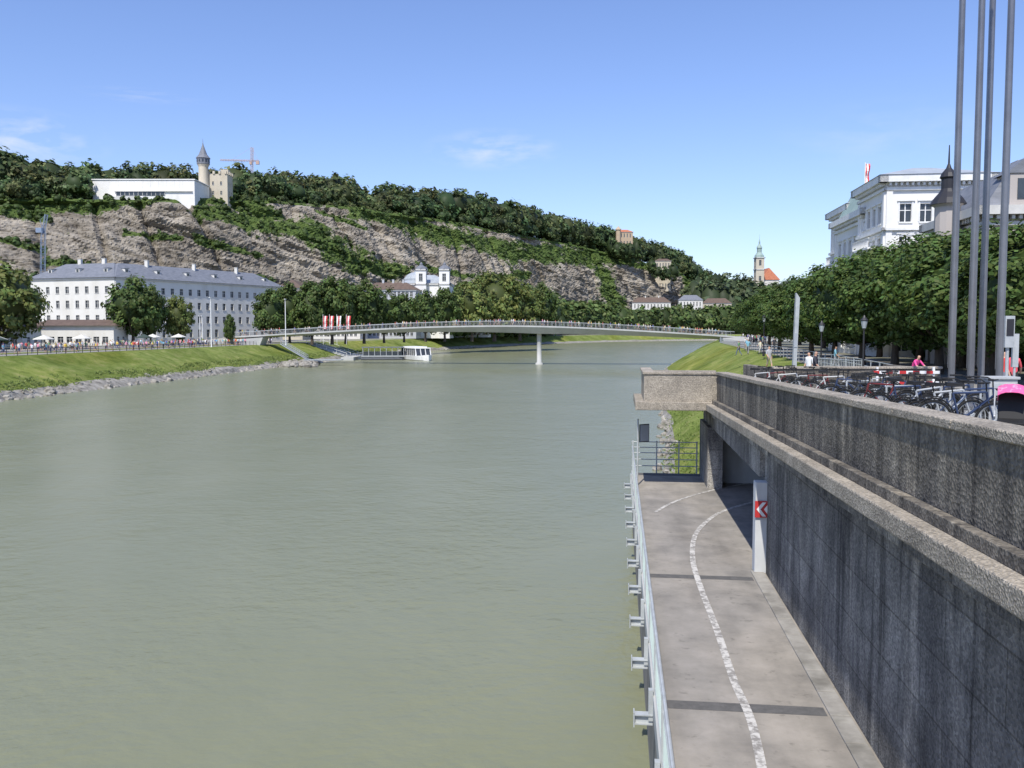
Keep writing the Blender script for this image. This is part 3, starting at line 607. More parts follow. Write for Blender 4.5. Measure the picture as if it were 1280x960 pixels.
c3=hcs(1061,Yh+20,10,10); zt3=W(1065,255,Yh+20).z; block(c3,6,zt3,[3,4,3,4],5,'pl_hotel',1.15,ho,'end_pavilion',trim=HT)
mb=MB(); roof(mb,c3,zt3+.02,1.8,.9,0,1); mb.obj('end_roof',['zinc'],ho)
c4=hcs(1205,Yh+3,22,13); block(c4,6,W(1196,240,Yh+3).z,[7,4,7,4],5,'pl_hotel',1.15,ho,'street_wing',trim=HT)
mb=MB(); roof(mb,c4,W(1196,240,Yh+3).z+.02,3.0,.7,0,1); mb.obj('street_wing_roof',['zinc'],ho)
mb=MB()
for (c_,z_top,wd_,sd_) in ((c1,zt,7.5,0),(c1,zt,6.5,1),(c3,zt3,6,1)):
    for z in (z_top-7.2,z_top-11.0):
        if sd_==0: p=Vector(c_[0])+ex*5.0-ey*.6; dx_=ex; dn=-ey; an=-TH
        else: p=Vector(c_[0])+ey*5.0-ex*.6; dx_=ey; dn=-ex; an=-TH+math.pi/2
        mb.obox((p.x,p.y,z),wd_,1.3,.22,an,0)
        nb_=int(wd_/.4)
        for k in range(nb_):
            q=p+dx_*(-wd_/2+.2+.4*k)+dn*.55; mb.tube((q.x,q.y,z+.1),(q.x,q.y,z+1),.05,n=5,m=0)
        q=p+dn*.55; mb.obox((q.x,q.y,z+1.05),wd_,.14,.1,an,0)
mb.obj('balconies',['white'],ho)
fl=empty('hotel_roof_flag'); q=Vector(c1[0])+ey*8; zf=W(1098,185,Yh).z; mb=MB(); mb.tube((q.x,q.y,zt),(q.x,q.y,zf),.07,.05,8); mb.obj('pole',['white'],fl)
mb=MB()
def flagcloth(mb,x,y,z,w,h,mats):
    n=8
    for b in range(3):
        P=[];fs=[]
        for i in range(n+1):
            for j in range(2):
                zz=z-h*(i/n); xx=x+w*((b+j)/3)*(1-.25*i/n); P.append((xx,y+.12*math.sin(i*1.1+j+b),zz))
        for i in range(n): fs.append((2*i,2*i+1,2*i+3,2*i+2))
        mb.add(P,fs,mats[b])
flagcloth(mb,q.x,q.y,zf-.1,.55,2.2,[0,1,0]); mb.obj('cloth',['red','white'],fl)
sb=empty('stone_mansion_with_turret'); Ys=70
c5=hcs(1226,Ys,22,12); z5=W(1216,258,Ys).z; block(c5,6.2,z5,[8,4,8,4],3,'stoneh',1.2,sb,'facade')
mb=MB(); q=[Vector(p) for p in c5]; cen=sum(q,Vector((0,0)))/4
mb.hexa([(p.x,p.y,z5+.01) for p in q]+[((p.lerp(cen,.2)).x,(p.lerp(cen,.2)).y,z5+3.0) for p in q],0)
for k in range(4):
    p=q[0]+ex*(2.8+k*5.2)+ey*.9; mb.obox((p.x,p.y,z5+1.2),2.2,2.4,2.6,-TH,1)
    mb.obox((p.x-ey.x*1.22,p.y-ey.y*1.22,z5+1.3),1.1,.06,1.6,-TH,2)
    g0=p-ey*1.3; a0=g0-ex*1.4; b0=g0+ex*1.4; e0=p+ey*1.3
    mb.add([(a0.x,a0.y,z5+2.5),(b0.x,b0.y,z5+2.5),(g0.x,g0.y,z5+3.7),(a0.x+ey.x*2.6,a0.y+ey.y*2.6,z5+2.5),(b0.x+ey.x*2.6,b0.y+ey.y*2.6,z5+2.5),(e0.x,e0.y,z5+3.7)],[(0,1,2),(3,5,4),(0,2,5,3),(1,4,5,2)],0)
for k in (0,1,2,3): p=q[0]+ex*(5+k*5)+ey*6; mb.obox((p.x,p.y,z5+3.6),.9,1.4,1.8,-TH,1)
mb.obj('mansard_and_dormers',['slate','stoneh','glass'],sb)
c=W(1180,412,Ys+4); zt_=W(1180,256,Ys+4).z; mb=MB(); mb.lathe((c.x,c.y,6.2),[(1.0,0),(1.0,zt_-6.4),(1.25,zt_-6.2)],12); mb.obj('turret_shaft',['stoneh'],sb)
mb=MB(); mb.lathe((c.x,c.y,zt_),[(1.45,0),(1.15,.5),(.72,1.0),(.55,1.3),(.55,2.1),(.68,2.25),(.55,2.6),(.22,3.0),(.08,3.4),(.04,4.9)],12); mb.obj('turret_dome',['dark'],sb)
# ---------------------------------------------------------------- embankment wall, underpass, path
emb=lambda mb,name,mats,par=None,bevel=0: mb.obj(name,mats,par,emb=True,bevel=bevel)
rw=empty('retaining_wall')
def prism(mb,t0,t1,s0,s1,f0,f1,m=0,seg=1):
    for k in range(seg):
        a=s0+(s1-s0)*k/seg; b=s0+(s1-s0)*(k+1)/seg
        mb.hexa([(t0,a,f0(a)),(t1,a,f0(a)),(t1,b,f0(b)),(t0,b,f0(b)),(t0,a,f1(a)),(t1,a,f1(a)),(t1,b,f1(b)),(t0,b,f1(b))],m)
ZPATH=2.5
kk=lambda c:(lambda s:c)
TWF=3.98
mb=MB(); prism(mb,TWF,4.8,-20,24.3,kk(-1),lambda s:zp(s)-1.55); emb(mb,'wall_face',['wall'],rw)
mb=MB(); prism(mb,3.85,4.8,24.3,40.2,kk(5.02),lambda s:zp(s)-1.55); prism(mb,3.70,4.3,36.6,40.2,kk(-1),kk(5.015)); emb(mb,'underpass_header_and_pier',['wall'],rw)
mb=MB(); prism(mb,3.72,TWF-.003,-20,35.6,lambda s:zp(s)-1.80,lambda s:zp(s)-1.553); emb(mb,'ledge_corbel',['wall'],rw,bevel=.02)
mb=MB(); prism(mb,3.50,4.8,-20,35.6,lambda s:zp(s)-1.55,lambda s:zp(s)-1.28); emb(mb,'ledge',['coping'],rw,bevel=.025)
mb=MB(); prism(mb,3.74,3.90,-20,35.6,lambda s:zp(s)-1.28,lambda s:zp(s)-1.12); prism(mb,3.92,4.3,-20,35.6,lambda s:zp(s)-1.28,lambda s:zp(s)-.12); emb(mb,'parapet',['parapet'],rw,bevel=.01)
mb=MB()
s=-20
while s<35.5:   # coping stones with thin joints
    s1=min(35.6,s+2.2); prism(mb,3.87,4.34,s,s1-.012,lambda s:zp(s)-.12,zp); s=s1
emb(mb,'parapet_coping',['coping'],rw,bevel=.02)
bal=empty('balcony_lookout')
zb_=zp(36)
mb=MB(); mb.box(.72,4.6,35.6,40.2,zb_-1.55,zb_-1.2); emb(mb,'slab',['coping'],bal,bevel=.03)
mb=MB(); mb.box(1.06,3.95,35.75,36.1,zb_-1.2,zb_-.12); mb.box(1.06,1.41,36.1,39.8,zb_-1.2,zb_-.12); mb.box(1.41,4.3,39.5,39.8,zb_-1.2,zb_-.12); emb(mb,'parapet',['coping'],bal,bevel=.01)
mb=MB(); mb.box(1.0,3.95,35.70,36.16,zb_-.12,zb_+.0); mb.box(1.0,1.47,36.16,39.86,zb_-.12,zb_+.002); emb(mb,'coping',['coping'],bal,bevel=.03)
up=empty('underpass')
mb=MB(); mb.box(4.3,14,38.0,38.3,2.2,5.0); mb.box(13.7,14,22,38,2.2,5.0); emb(mb,'painted_back_wall',['painted'],up)
mb=MB(); mb.box(4.8,14.2,23.2,38.4,5.0,5.3); mb.box(4.8,14.2,24.0,24.3,2.2,5.0); emb(mb,'ceiling',['wall'],up)
mb=MB(); mb.box(3.68,4.14,23.86,24.28,2.5,4.95); emb(mb,'white_pillar',['painted'],up,bevel=.015)
lm=empty('underpass_lamp'); mb=MB(); mb.lathe((4.95,33,4.55),[(.05,.45),(.06,.3),(.2,.25),(.24,.1),(.2,-.08),(.08,-.17)][::-1],14); emb(mb,'dome_lamp',['brownroof'],lm)
mb=MB(); prism(mb,4.3,90,-25,41.3,lambda s:zq(s)-.35,lambda s:zq(s),seg=6); emb(mb,'quay_pavement',['road'])
mb=MB(); mb.box(1.41,4.3,36.16,39.5,zb_-1.2,zb_-.95); emb(mb,'balcony_floor',['road'],bal)
TP=.72
mb=MB(); mb.box(TP,TWF-.002,-20,40.3,-1,ZPATH); mb.box(TWF-.002,13.7,24.3,38,1.2,ZPATH); emb(mb,'cycle_path',['asph'])
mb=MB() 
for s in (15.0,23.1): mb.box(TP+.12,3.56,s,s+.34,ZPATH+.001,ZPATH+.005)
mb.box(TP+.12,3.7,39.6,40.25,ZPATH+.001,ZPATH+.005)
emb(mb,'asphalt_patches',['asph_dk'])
mb=MB(); s=-5
while s<23.5:
    mb.box(3.60,3.93,s,s+.98,ZPATH,ZPATH+.03+.008*random.random()); s+=1.0
M['paver']=noise_mat('concrete_paver',[(.24,.225,.20),(.38,.36,.32)],2.5,detail=8,second=((.6,.6,.58),1.2,(1,1,1),.5,.7))
emb(mb,'drain_channel_pavers',['paver'],bevel=.01)
M['worn']=noise_mat('worn_road_marking',[(.25,.235,.215),(.56,.54,.50)],7,detail=10,pos=[.42,.56],rough=.85)
def stripe(mb,pts,w,z):
    P=[]
    pts=[Vector(p[:2]) for p in pts]; dense=[]
    for i in range(len(pts)-1):
        p0=pts[max(i-1,0)];p1=pts[i];p2=pts[i+1];p3=pts[min(i+2,len(pts)-1)]
        for k in range(8):
            t=k/8; dense.append(.5*((2*p1)+(p2-p0)*t+(2*p0-5*p1+4*p2-p3)*t*t+(3*p1-p0-3*p2+p3)*t**3))
    dense.append(pts[-1])
    for i,p in enumerate(dense):
        d=(dense[min(i+1,len(dense)-1)]-dense[max(i-1,0)]).normalized(); n=Vector((-d.y,d.x))*w/2
        P+=[(p.x+n.x,p.y+n.y,z),(p.x-n.x,p.y-n.y,z)]
    mb.add(P,[(2*i,2*i+1,2*i+3,2*i+2) for i in range(len(dense)-1)],0)
mb=MB(); stripe(mb,[G(u,v,ZPATH) for u,v in ((962,1010),(940,905),(917,850),(897,790),(876,735),(866,700),(868,672),(880,655),(902,640),(940,628),(985,618))],.15,ZPATH+.009)
stripe(mb,[G(u,v,ZPATH) for u,v in ((820,640),(835,631),(858,622),(890,613),(925,606),(960,601))],.13,ZPATH+.009)
mb.obj('lane_markings',['worn'])
mb=MB(); mb.box(TP-.06,TP+.08,-20,40.3,ZPATH-.25,ZPATH+.10); emb(mb,'path_kerb',['deckconc'],bevel=.01)
rl=empty('river_railing'); mb=MB(); s=2.3; posts=[]; TR=TP-.02
while s<40.5:
    posts.append(s); mb.box(TR-.03,TR+.03,s-.03,s+.03,2.6,3.72); mb.box(TR-.12,TR-.041,s-.06,s+.06,2.15,2.7)
    s+=2.6
for z,r in ((3.72,.028),(3.45,.012),(2.72,.012)): mb.tube((TR,0,z),(TR,40.3,z),r,n=8)
emb(mb,'posts_and_rails',['galv'],rl)
mb=MB(); s=1.0
while s<40:
    mb.tube((TR,s,2.72),(TR,s,3.45),.0035,n=3,cap=False); s+=.09
for z in np.arange(2.8,3.45,.12): mb.tube((TR,1,z),(TR,40.3,z),.0035,n=3,cap=False)
M['mesh']=flat('pale_green_wire',(.55,.64,.58),.5)
emb(mb,'wire_mesh',['mesh'],rl)
mb=MB()
for s in posts:
    for z0,z1,hw in ((2.08,2.10,.08),(2.24,2.26,.08),(2.10,2.24,.012)): mb.box(TR-.36,TR-.045,s-hw,s+hw,z0,z1)
    mb.box(TR-.38,TR-.36,s-.1,s+.1,2.04,2.30)
emb(mb,'steel_bracket_stubs',['galv'],rl)
fn=empty('end_fence'); mb=MB()
for t in (TP,1.8,2.8,3.6): mb.box(t-.03,t+.03,40.45,40.51,2.4,3.95)
for z in (2.8,3.1,3.4,3.65,3.9): mb.tube((TP-.05,40.48,z),(3.66,40.48,z),.022,n=8)
emb(mb,'posts_and_rails',['galv'],fn)
sg=empty('traffic_sign'); mb=MB(); mb.tube((.86,37.0,2.5),(.86,37.0,5.3),.035,n=10); emb(mb,'post',['galv'],sg)
mb=MB(); P=E(36.9,1.12,4.72); mb.obox(P,.5,.03,.75,.5,0); mb.obox(P+Vector((.012,-.028,0)),.43,.012,.68,.5,1); mb.obj('panel',['dark','zinc'],sg)
cs_=empty('chevron_sign'); mb=MB(); mb.box(3.66,4.18,23.80,23.82,4.02,4.46,0)
for k in range(2):
    x=3.92-.13+.19*k
    for sgn in (1,-1): mb.hexa([(x-.09,23.785,4.24),(x+.01,23.785,4.24),(x+.01,23.797,4.24),(x-.09,23.797,4.24),(x+.06,23.785,4.24+sgn*.19),(x+.16,23.785,4.24+sgn*.19),(x+.16,23.797,4.24+sgn*.19),(x+.06,23.797,4.24+sgn*.19)],1)
emb(mb,'panel',['red','white'],cs_)

# ---------------------------------------------------------------- footbridge
fbp=empty('curved_footbridge')
us_=[285,340,400,460,520,580,630,674,720,780,840,915]; vt_=[421,418,414.5,411.5,408.5,407,406.5,407,408.5,411.5,415,420]
Yc=[243,240,238,236,234,232,231,230,229,228,228,229]
def bridge_pt(u):
    Y=np.interp(u,us_,Yc); v=np.interp(u,us_,vt_); return W(u,v,Y)
US=np.linspace(285,915,64); cen=[bridge_pt(u) for u in US]
for _ in range(8): cen=[cen[0]]+[(cen[i-1]+cen[i]*2+cen[i+1])/4 for i in range(1,len(cen)-1)]+[cen[-1]]
pier_x=W(674,412,231).x
secs=[]; ctr=[]
for i,p in enumerate(cen):
    d=(cen[min(i+1,63)]-cen[max(i-1,0)]); d.z=0; d.normalize(); n=Vector((-d.y,d.x,0)); ctr.append((p,d,n))
    q=abs(p.x-pier_x)/80; dep=.75+1.35*max(0,1-q*1.1)**1.3
    hw=2.3
    secs.append([p-n*hw,p-n*hw-Vector((0,0,.38)),p-n*.8-Vector((0,0,dep)),p+n*.8-Vector((0,0,dep)),p+n*hw-Vector((0,0,.38)),p+n*hw])
mb=MB(); mb.loft(secs); mb.obj('deck_girder',['deckconc'],fbp)
mb=MB()
for side in (-1,1):
    for i in range(63):
        p,d,n=ctr[i]; p2,_,n2=ctr[i+1]; a=p+n*side*2.2; b=p2+n2*side*2.2
        mb.tube(a+Vector((0,0,1.1)),b+Vector((0,0,1.1)),.05,n=6)
        for zz in (.2,.4,.6,.8,.95): mb.tube(a+Vector((0,0,zz)),b+Vector((0,0,zz)),.010,n=3,cap=False)
        for t in (0,.5): q=a.lerp(b,t); mb.tube(q-Vector((0,0,.1)),q+Vector((0,0,1.1)),.03,n=5)
mb.obj('railings',['galv'],fbp)
pc=W(674,412,231); zt_=bridge_pt(674).z-1.7
mb=MB(); mb.lathe((pc.x,pc.y,-1.5),[(.95,0),(.95,1.9),(.6,2.1),(.6,zt_+1.2),(.95,zt_+1.45)],20); mb.obj('pier',['deckconc'],fbp,smooth=True)
L0=cen[0]; R0=cen[-1]
mb=MB()
def wedge(mb,x0,x1,y0,y1,z0,za,zb2): mb.hexa([(x0,y0,z0),(x1,y0,z0),(x1,y1,z0),(x0,y1,z0),(x0,y0,za),(x1,y0,zb2),(x1,y1,zb2),(x0,y1,za)])
a=W(300,412,238).x; b=W(331,412,238).x
mb.hexa([(a+3,236,1),(b-2.5,236,1),(b-2.5,242,1),(a+3,242,1),(a,236,L0.z-.6),(b,236,L0.z-.1),(b,242,L0.z-.1),(a,242,L0.z-.6)])
wedge(mb,-92,L0.x+1.5,240.6,245.5,5.0,5.3,L0.z-.05)
mb.hexa([(R0.x-1.5,226,1),(R0.x+3,226,1),(R0.x+3,232,1),(R0.x-1.5,232,1),(R0.x-3,226.5,R0.z-.5),(R0.x+3,226.5,R0.z-.2),(R0.x+3,231.5,R0.z-.2),(R0.x-3,231.5,R0.z-.5)])
wedge(mb,R0.x-.5,R0.x+16,226.8,231.4,5.8,R0.z-.06,6.25)
mb.obj('abutments',['deckconc'],fbp)
stp=empty('landing_stair'); mb=MB(); a=W(352,436,226); b=W(384,445,226)
a=Vector((a.x,226,5.4)); b=Vector((b.x,226,1.6))
for k in range(20):
    p=a.lerp(b,k/19); mb.obox(p,.42,2,.06)
for sy in (-1,1):
    o=Vector((0,sy,0)); mb.tube(a+o,b+o,.12,n=5)
    for zz in (.5,1.05): mb.tube(a+o+Vector((0,0,zz)),b+o+Vector((0,0,zz)),.05,n=5)
    for k in range(7): p=a.lerp(b,k/6)+o; mb.tube(p,p+Vector((0,0,1.05)),.04,n=5)
mb.box(b.x-.5,b.x+9,224.5,227.5,1.3,1.5); mb.obj('steps_and_handrails',['zinc'],stp)
ls_=empty('boat_landing_steps'); mb=MB()
for k in range(12):
    z=4.9-k*.34; x=-63.5+k*1.05; mb.box(x,x+1.1,272,292,z-.6,z)
mb.box(-51.0,-47.2,262,298,.0,.95); mb.obj('stone_steps_and_quay',['deckconc'],ls_)
mb=MB()
for yy in (272,278.5,285,292):
    mb.tube((-63.5,yy,5.9),(-51,yy,1.9),.06,n=5)
    for k in range(5): x=-63.5+k*3.1; z=4.9-k*.99; mb.tube((x,yy,z-.1),(x,yy,z+1.02),.05,n=5)
for yy in np.arange(263,298,3.5): mb.tube((-47.5,yy,.9),(-47.5,yy,2.0),.05,n=5)
mb.tube((-47.5,263,2.0),(-47.5,297,2.0),.05,n=5); mb.obj('handrails',['white'],ls_)
# ---------------------------------------------------------------- boats
def hull(mb,cx,cy,L,Wd,h,ang,m=0,bow=.35):
    ca,sa=math.cos(ang),math.sin(ang); secs=[]
    for t in np.linspace(0,1,13):
        w=Wd/2*(1 if t<1-bow else max(.04,math.cos((t-1+bow)/bow*math.pi/2)**.7)); x=(t-.5)*L; up_=.35*max(0,(t-.7)/.3)**2
        sec=[]
        for yy,zz in ((-w,h+up_),(-w*.92,.2),(-w*.6,-.35),(w*.6,-.35),(w*.92,.2),(w,h+up_)):
            sec.append((cx+x*ca-yy*sa,cy+x*sa+yy*ca,zz))
        secs.append(sec)
    mb.loft(secs,m)
bt=empty('white_tour_boat'); cx,cy=W(522,412,266).x,266; ang=math.radians(-62)
def bx(x0,x1,y0,y1,z0,z1,m,mb,cx=cx,cy=cy,ang=ang,tp=0):
    ca,sa=math.cos(ang),math.sin(ang); P=[]
    for z,q in ((z0,0),(z1,tp)):
        for x,y in ((x0,y0),(x1-q,y0),(x1-q,y1),(x0,y1)): P.append((cx+x*ca-y*sa,cy+x*sa+y*ca,z))
    mb.hexa(P,m)
mb=MB(); hull(mb,cx,cy,17,5.8,1.4,ang); mb.obj('hull',['white'],bt)
mb=MB(); bx(-7.5,4.6,-2.4,2.4,1.4,3.5,1,mb,tp=.9); bx(-8,3.9,-2.6,2.6,3.5,3.8,0,mb); bx(-7,2.5,-2.0,2.0,3.8,4.1,0,mb)
for k in range(8):
    for sy in (-1,1): bx(-7.4+k*1.6,-7.15+k*1.6,sy*2.4-.06,sy*2.4+.06,1.4,3.5,0,mb)
for k in range(4): bx(4.0,4.75,-2.42+k*1.55,-2.22+k*1.55,1.4,3.5,0,mb,tp=.8)
mb.obj('cabin',['white','glass'],bt)
bt=empty('moored_pontoon_boat'); cx2,cy2=W(479,412,268).x,268; a2=math.radians(8)
mb=MB(); hull(mb,cx2,cy2,13.5,4.6,1.1,a2,bow=.12)
bx(-6,5.6,-2,2,1.1,2.6,1,mb,cx2,cy2,a2); bx(-6.5,6.2,-2.3,2.3,3.7,3.95,0,mb,cx2,cy2,a2)
for k in range(8):
    for sy in (-1,1): bx(-6.2+k*1.75,-6.05+k*1.75,sy*2.1-.06,sy*2.1+.06,1.1,3.7,2,mb,cx2,cy2,a2)
bx(-6.6,6.3,-2.36,-2.31,1.0,1.35,2,mb,cx2,cy2,a2)
mb.obj('hull_and_canopy',['slate','glass','galv'],bt)
# ---------------------------------------------------------------- people
def body(pose='stand'):
    J={'pel':((0,0,.96),.135),'spi':((0,0,1.14),.12),'che':((0,-.01,1.34),.145),'nec':((0,0,1.49),.052),'hb':((0,-.015,1.57),.075),'ht':((0,-.01,1.69),.088),
       'sl':((.17,0,1.42),.06),'sr':((-.17,0,1.42),.06),'el':((.23,.03,1.14),.043),'er':((-.23,.03,1.14),.043),'wl':((.25,-.06,.9),.03),'wr':((-.25,-.06,.9),.03),'hl':((.25,-.09,.80),.034),'hr':((-.25,-.09,.80),.034),
       'pl':((.09,0,.90),.09),'pr':((-.09,0,.90),.09),'kl':((.10,-.02,.5),.058),'kr':((-.10,-.02,.5),.058),'al':((.10,.02,.09),.038),'ar':((-.10,.02,.09),.038),'tl':((.12,-.15,.04),.036),'tr':((-.12,-.15,.04),.036)}
    if pose=='walk':
        J['kl']=((.09,-.2,.53),.058);J['al']=((.09,-.28,.12),.038);J['tl']=((.1,-.44,.08),.036);J['kr']=((-.09,.06,.5),.058);J['ar']=((-.09,.32,.16),.038);J['tr']=((-.1,.2,.04),.036)
        J['el']=((.23,.14,1.16),.043);J['wl']=((.24,.08,.92),.03);J['hl']=((.24,.05,.83),.034);J['er']=((-.23,-.1,1.16),.043);J['wr']=((-.22,-.28,1.0),.03);J['hr']=((-.21,-.35,.95),.034)
    if pose=='cycle':
        J['spi']=((0,-.06,1.14),.12);J['che']=((0,-.17,1.33),.14);J['nec']=((0,-.24,1.47),.052);J['hb']=((0,-.28,1.55),.075);J['ht']=((0,-.29,1.67),.088)
        J['sl']=((.17,-.2,1.41),.06);J['sr']=((-.17,-.2,1.41),.06);J['el']=((.24,-.36,1.2),.043);J['er']=((-.24,-.36,1.2),.043);J['wl']=((.24,-.58,1.08),.03);J['wr']=((-.24,-.58,1.08),.03);J['hl']=((.24,-.66,1.06),.034);J['hr']=((-.24,-.66,1.06),.034)
        J['kl']=((.1,-.38,.78),.06);J['al']=((.1,-.2,.42),.038);J['tl']=((.1,-.34,.36),.036);J['kr']=((-.1,-.24,.58),.06);J['ar']=((-.1,-.12,.2),.038);J['tr']=((-.1,-.26,.14),.036)
    ed=[('pel','spi','shirt'),('spi','che','shirt'),('che','nec','shirt'),('nec','hb','skin'),('hb','ht','head'),('che','sl','shirt'),('che','sr','shirt'),('sl','el','shirt'),('sr','er','shirt'),('el','wl','skin'),('er','wr','skin'),('wl','hl','skin'),('wr','hr','skin'),
        ('pel','pl','legs'),('pel','pr','legs'),('pl','kl','legs'),('pr','kr','legs'),('kl','al','calf'),('kr','ar','calf'),('al','tl','shoe'),('ar','tr','shoe')]
    names=list(J); me=bpy.data.meshes.new('b'); me.from_pydata([J[k][0] for k in names],[(names.index(a),names.index(b)) for a,b,_ in ed],[])
    o=bpy.data.objects.new('b',me); C.objects.link(o); o.modifiers.new('s','SKIN'); sv=me.skin_vertices[0].data
    for i,k in enumerate(names):
        r=J[k][1]; sv[i].radius=(r*(1.15 if k in('pel','che','spi') else 1),r*(.8 if k in('che','spi') else 1)); sv[i].use_root=(k=='pel')
    ss=o.modifiers.new('u','SUBSURF'); ss.levels=1
    bpy.context.view_layer.update(); dg=bpy.context.evaluated_depsgraph_get(); m2=bpy.data.meshes.new_from_object(o.evaluated_get(dg))
    V=np.array([v.co[:] for v in m2.vertices]); Q=[];lab=[]
    for p in m2.polygons:
        c=Vector(p.center); best=None
        for a,b,l in ed:
            A=Vector(J[a][0]);B=Vector(J[b][0]); t=max(0,min(1,(c-A).dot(B-A)/(B-A).length_squared)); dd=(c-(A+(B-A)*t)).length-.5*(J[a][1]*(1-t)+J[b][1]*t)
            if best is None or dd<best[0]: best=(dd,l)
        l=best[1]
        if l=='head':
            hc=Vector(J['ht'][0]); l='hair' if (c.z>hc.z+.01 or c.y>hc.y+.015) else 'skin'
        vs=list(p.vertices)
        Q.append(vs if len(vs)==4 else vs+[vs[-1]]); lab.append(l)
    bpy.data.objects.remove(o)
    h=Vector(J['hb'][0]).lerp(Vector(J['ht'][0]),.45); n=len(V)
    ex_=[(h.x-.014,h.y-.07,h.z-.02),(h.x+.014,h.y-.07,h.z-.02),(h.x,h.y-.115,h.z-.015),(h.x,h.y-.075,h.z+.035)]
    V=np.concatenate([V,np.array(ex_)]); Q+= [[n,n+1,n+2,n+2],[n,n+2,n+3,n+3],[n+1,n+3,n+2,n+2]]; lab+=['skin']*3
    return V,Q,lab
BODY={k:body(k) for k in('stand','walk','cycle')}
SH=[(.75,.75,.73),(.6,.1,.08),(.1,.15,.4),(.05,.05,.06),(.7,.65,.5),(.2,.4,.5),(.75,.3,.4),(.4,.4,.42),(.7,.7,.72),(.15,.3,.15),(.7,.5,.1)]
LG=[(.06,.07,.13),(.12,.15,.25),(.35,.3,.22),(.04,.04,.04),(.5,.48,.42),(.25,.25,.27)]
HR=[(.03,.02,.015),(.12,.07,.03),(.3,.2,.09),(.25,.23,.2)]
def people(name,ps):
    Vs=[];Qs=[];Ts=[];cq=[];ct=[];k=0
    for (x,y,z,rot,sc,pose,over) in ps:
        V,Q,lab=BODY[pose]; ca,sa=math.cos(rot),math.sin(rot)
        W2=V*sc; P=np.stack([W2[:,0]*ca-W2[:,1]*sa+x,W2[:,0]*sa+W2[:,1]*ca+y,W2[:,2]+z],1)
        sk=np.array((.55,.33,.23))*random.uniform(.75,1.1); shorts=random.random()<.5
        c={'shirt':random.choice(SH),'skin':sk,'legs':random.choice(LG),'hair':random.choice(HR),'shoe':(.08,.08,.08)}; c['calf']=sk if shorts else c['legs']; c.update(over or {})
        for q,l in zip(Q,lab):
            if q[2]==q[3]: Ts.append([i+k for i in q[:3]]); ct.append(c[l])
            else: Qs.append([i+k for i in q]); cq.append(c[l])
        Vs.append(P); k+=len(P)
    me=soup(name,np.concatenate(Vs),np.array(Qs),np.array(Ts).reshape(-1,3),[0]*len(Qs),[0]*len(Ts),np.array(cq),np.array(ct).reshape(-1,3),['cloth'])
    me.polygons.foreach_set('use_smooth',[True]*len(me.polygons)); return me
ps=[]
for k in range(150):
    i=random.randrange(2,62); p,d,n=ctr[i]; q=p+d*random.uniform(-1,1)+n*random.uniform(-1.9,1.9); ps.append((q.x,q.y,q.z+.0,random.choice((1.57,-1.57))+random.uniform(-.4,.4),random.uniform(.92,1.05),random.choice(('stand','walk','walk')),None))
link(bpy.data.objects.new('crowd_on_footbridge',people('crowd_on_footbridge',ps)))
ps=[]
def left_at(y,off):
    i=min(range(1,len(lpts)-1),key=lambda i:abs(lpts[i].y-y)); p=lpts[i]; d=(lpts[i+1]-lpts[i-1]).normalized(); n=Vector((-d.y,d.x)); return p+n*off+d*random.uniform(-3,3)
for k in range(260):
    y=random.uniform(135,255); q=left_at(y,random.choice((random.uniform(13.8,19),random.uniform(22,34)))); ps.append((q.x,q.y,5.12,random.random()*6.28,random.uniform(.9,1.05),random.choice(('stand','walk')),None))
link(bpy.data.objects.new('crowd_on_promenade',people('crowd_on_promenade',ps)))
ps=[]
for k in range(45):
    y=random.uniform(90,420); x=W(930+random.uniform(-8,40)*min(1,150/y),412,y).x; ps.append((x,y,6.22,random.random()*6.28,random.uniform(.9,1.05),random.choice(('stand','walk')),None))
link(bpy.data.objects.new('crowd_on_quay',people('crowd_on_quay',ps)))
M['canvas']=flat('cream_canvas',(.62,.60,.54),.9); M['canvas2']=flat('dark_canvas',(.05,.07,.06),.9)
for k,(y,off) in enumerate(((150,26),(156,29),(161,26),(168,29),(174,26),(181,29),(196,24),(205,27),(214,24))):
    q=left_at(y,off); e=empty('cafe_umbrella'); e.location=(q.x,q.y,5.15); mb=MB(); mb.lathe((0,0,0),[(.3,0),(.3,.08),(.03,.1),(.03,2.7)],8,1); mb.lathe((0,0,0),[(1.9,2.1),(1.9,2.25),(.08,2.95),(.02,3.05)],8,0)
    mb.obj('canopy_and_pole',['canvas' if k%3 else 'canvas2','dark'],e)
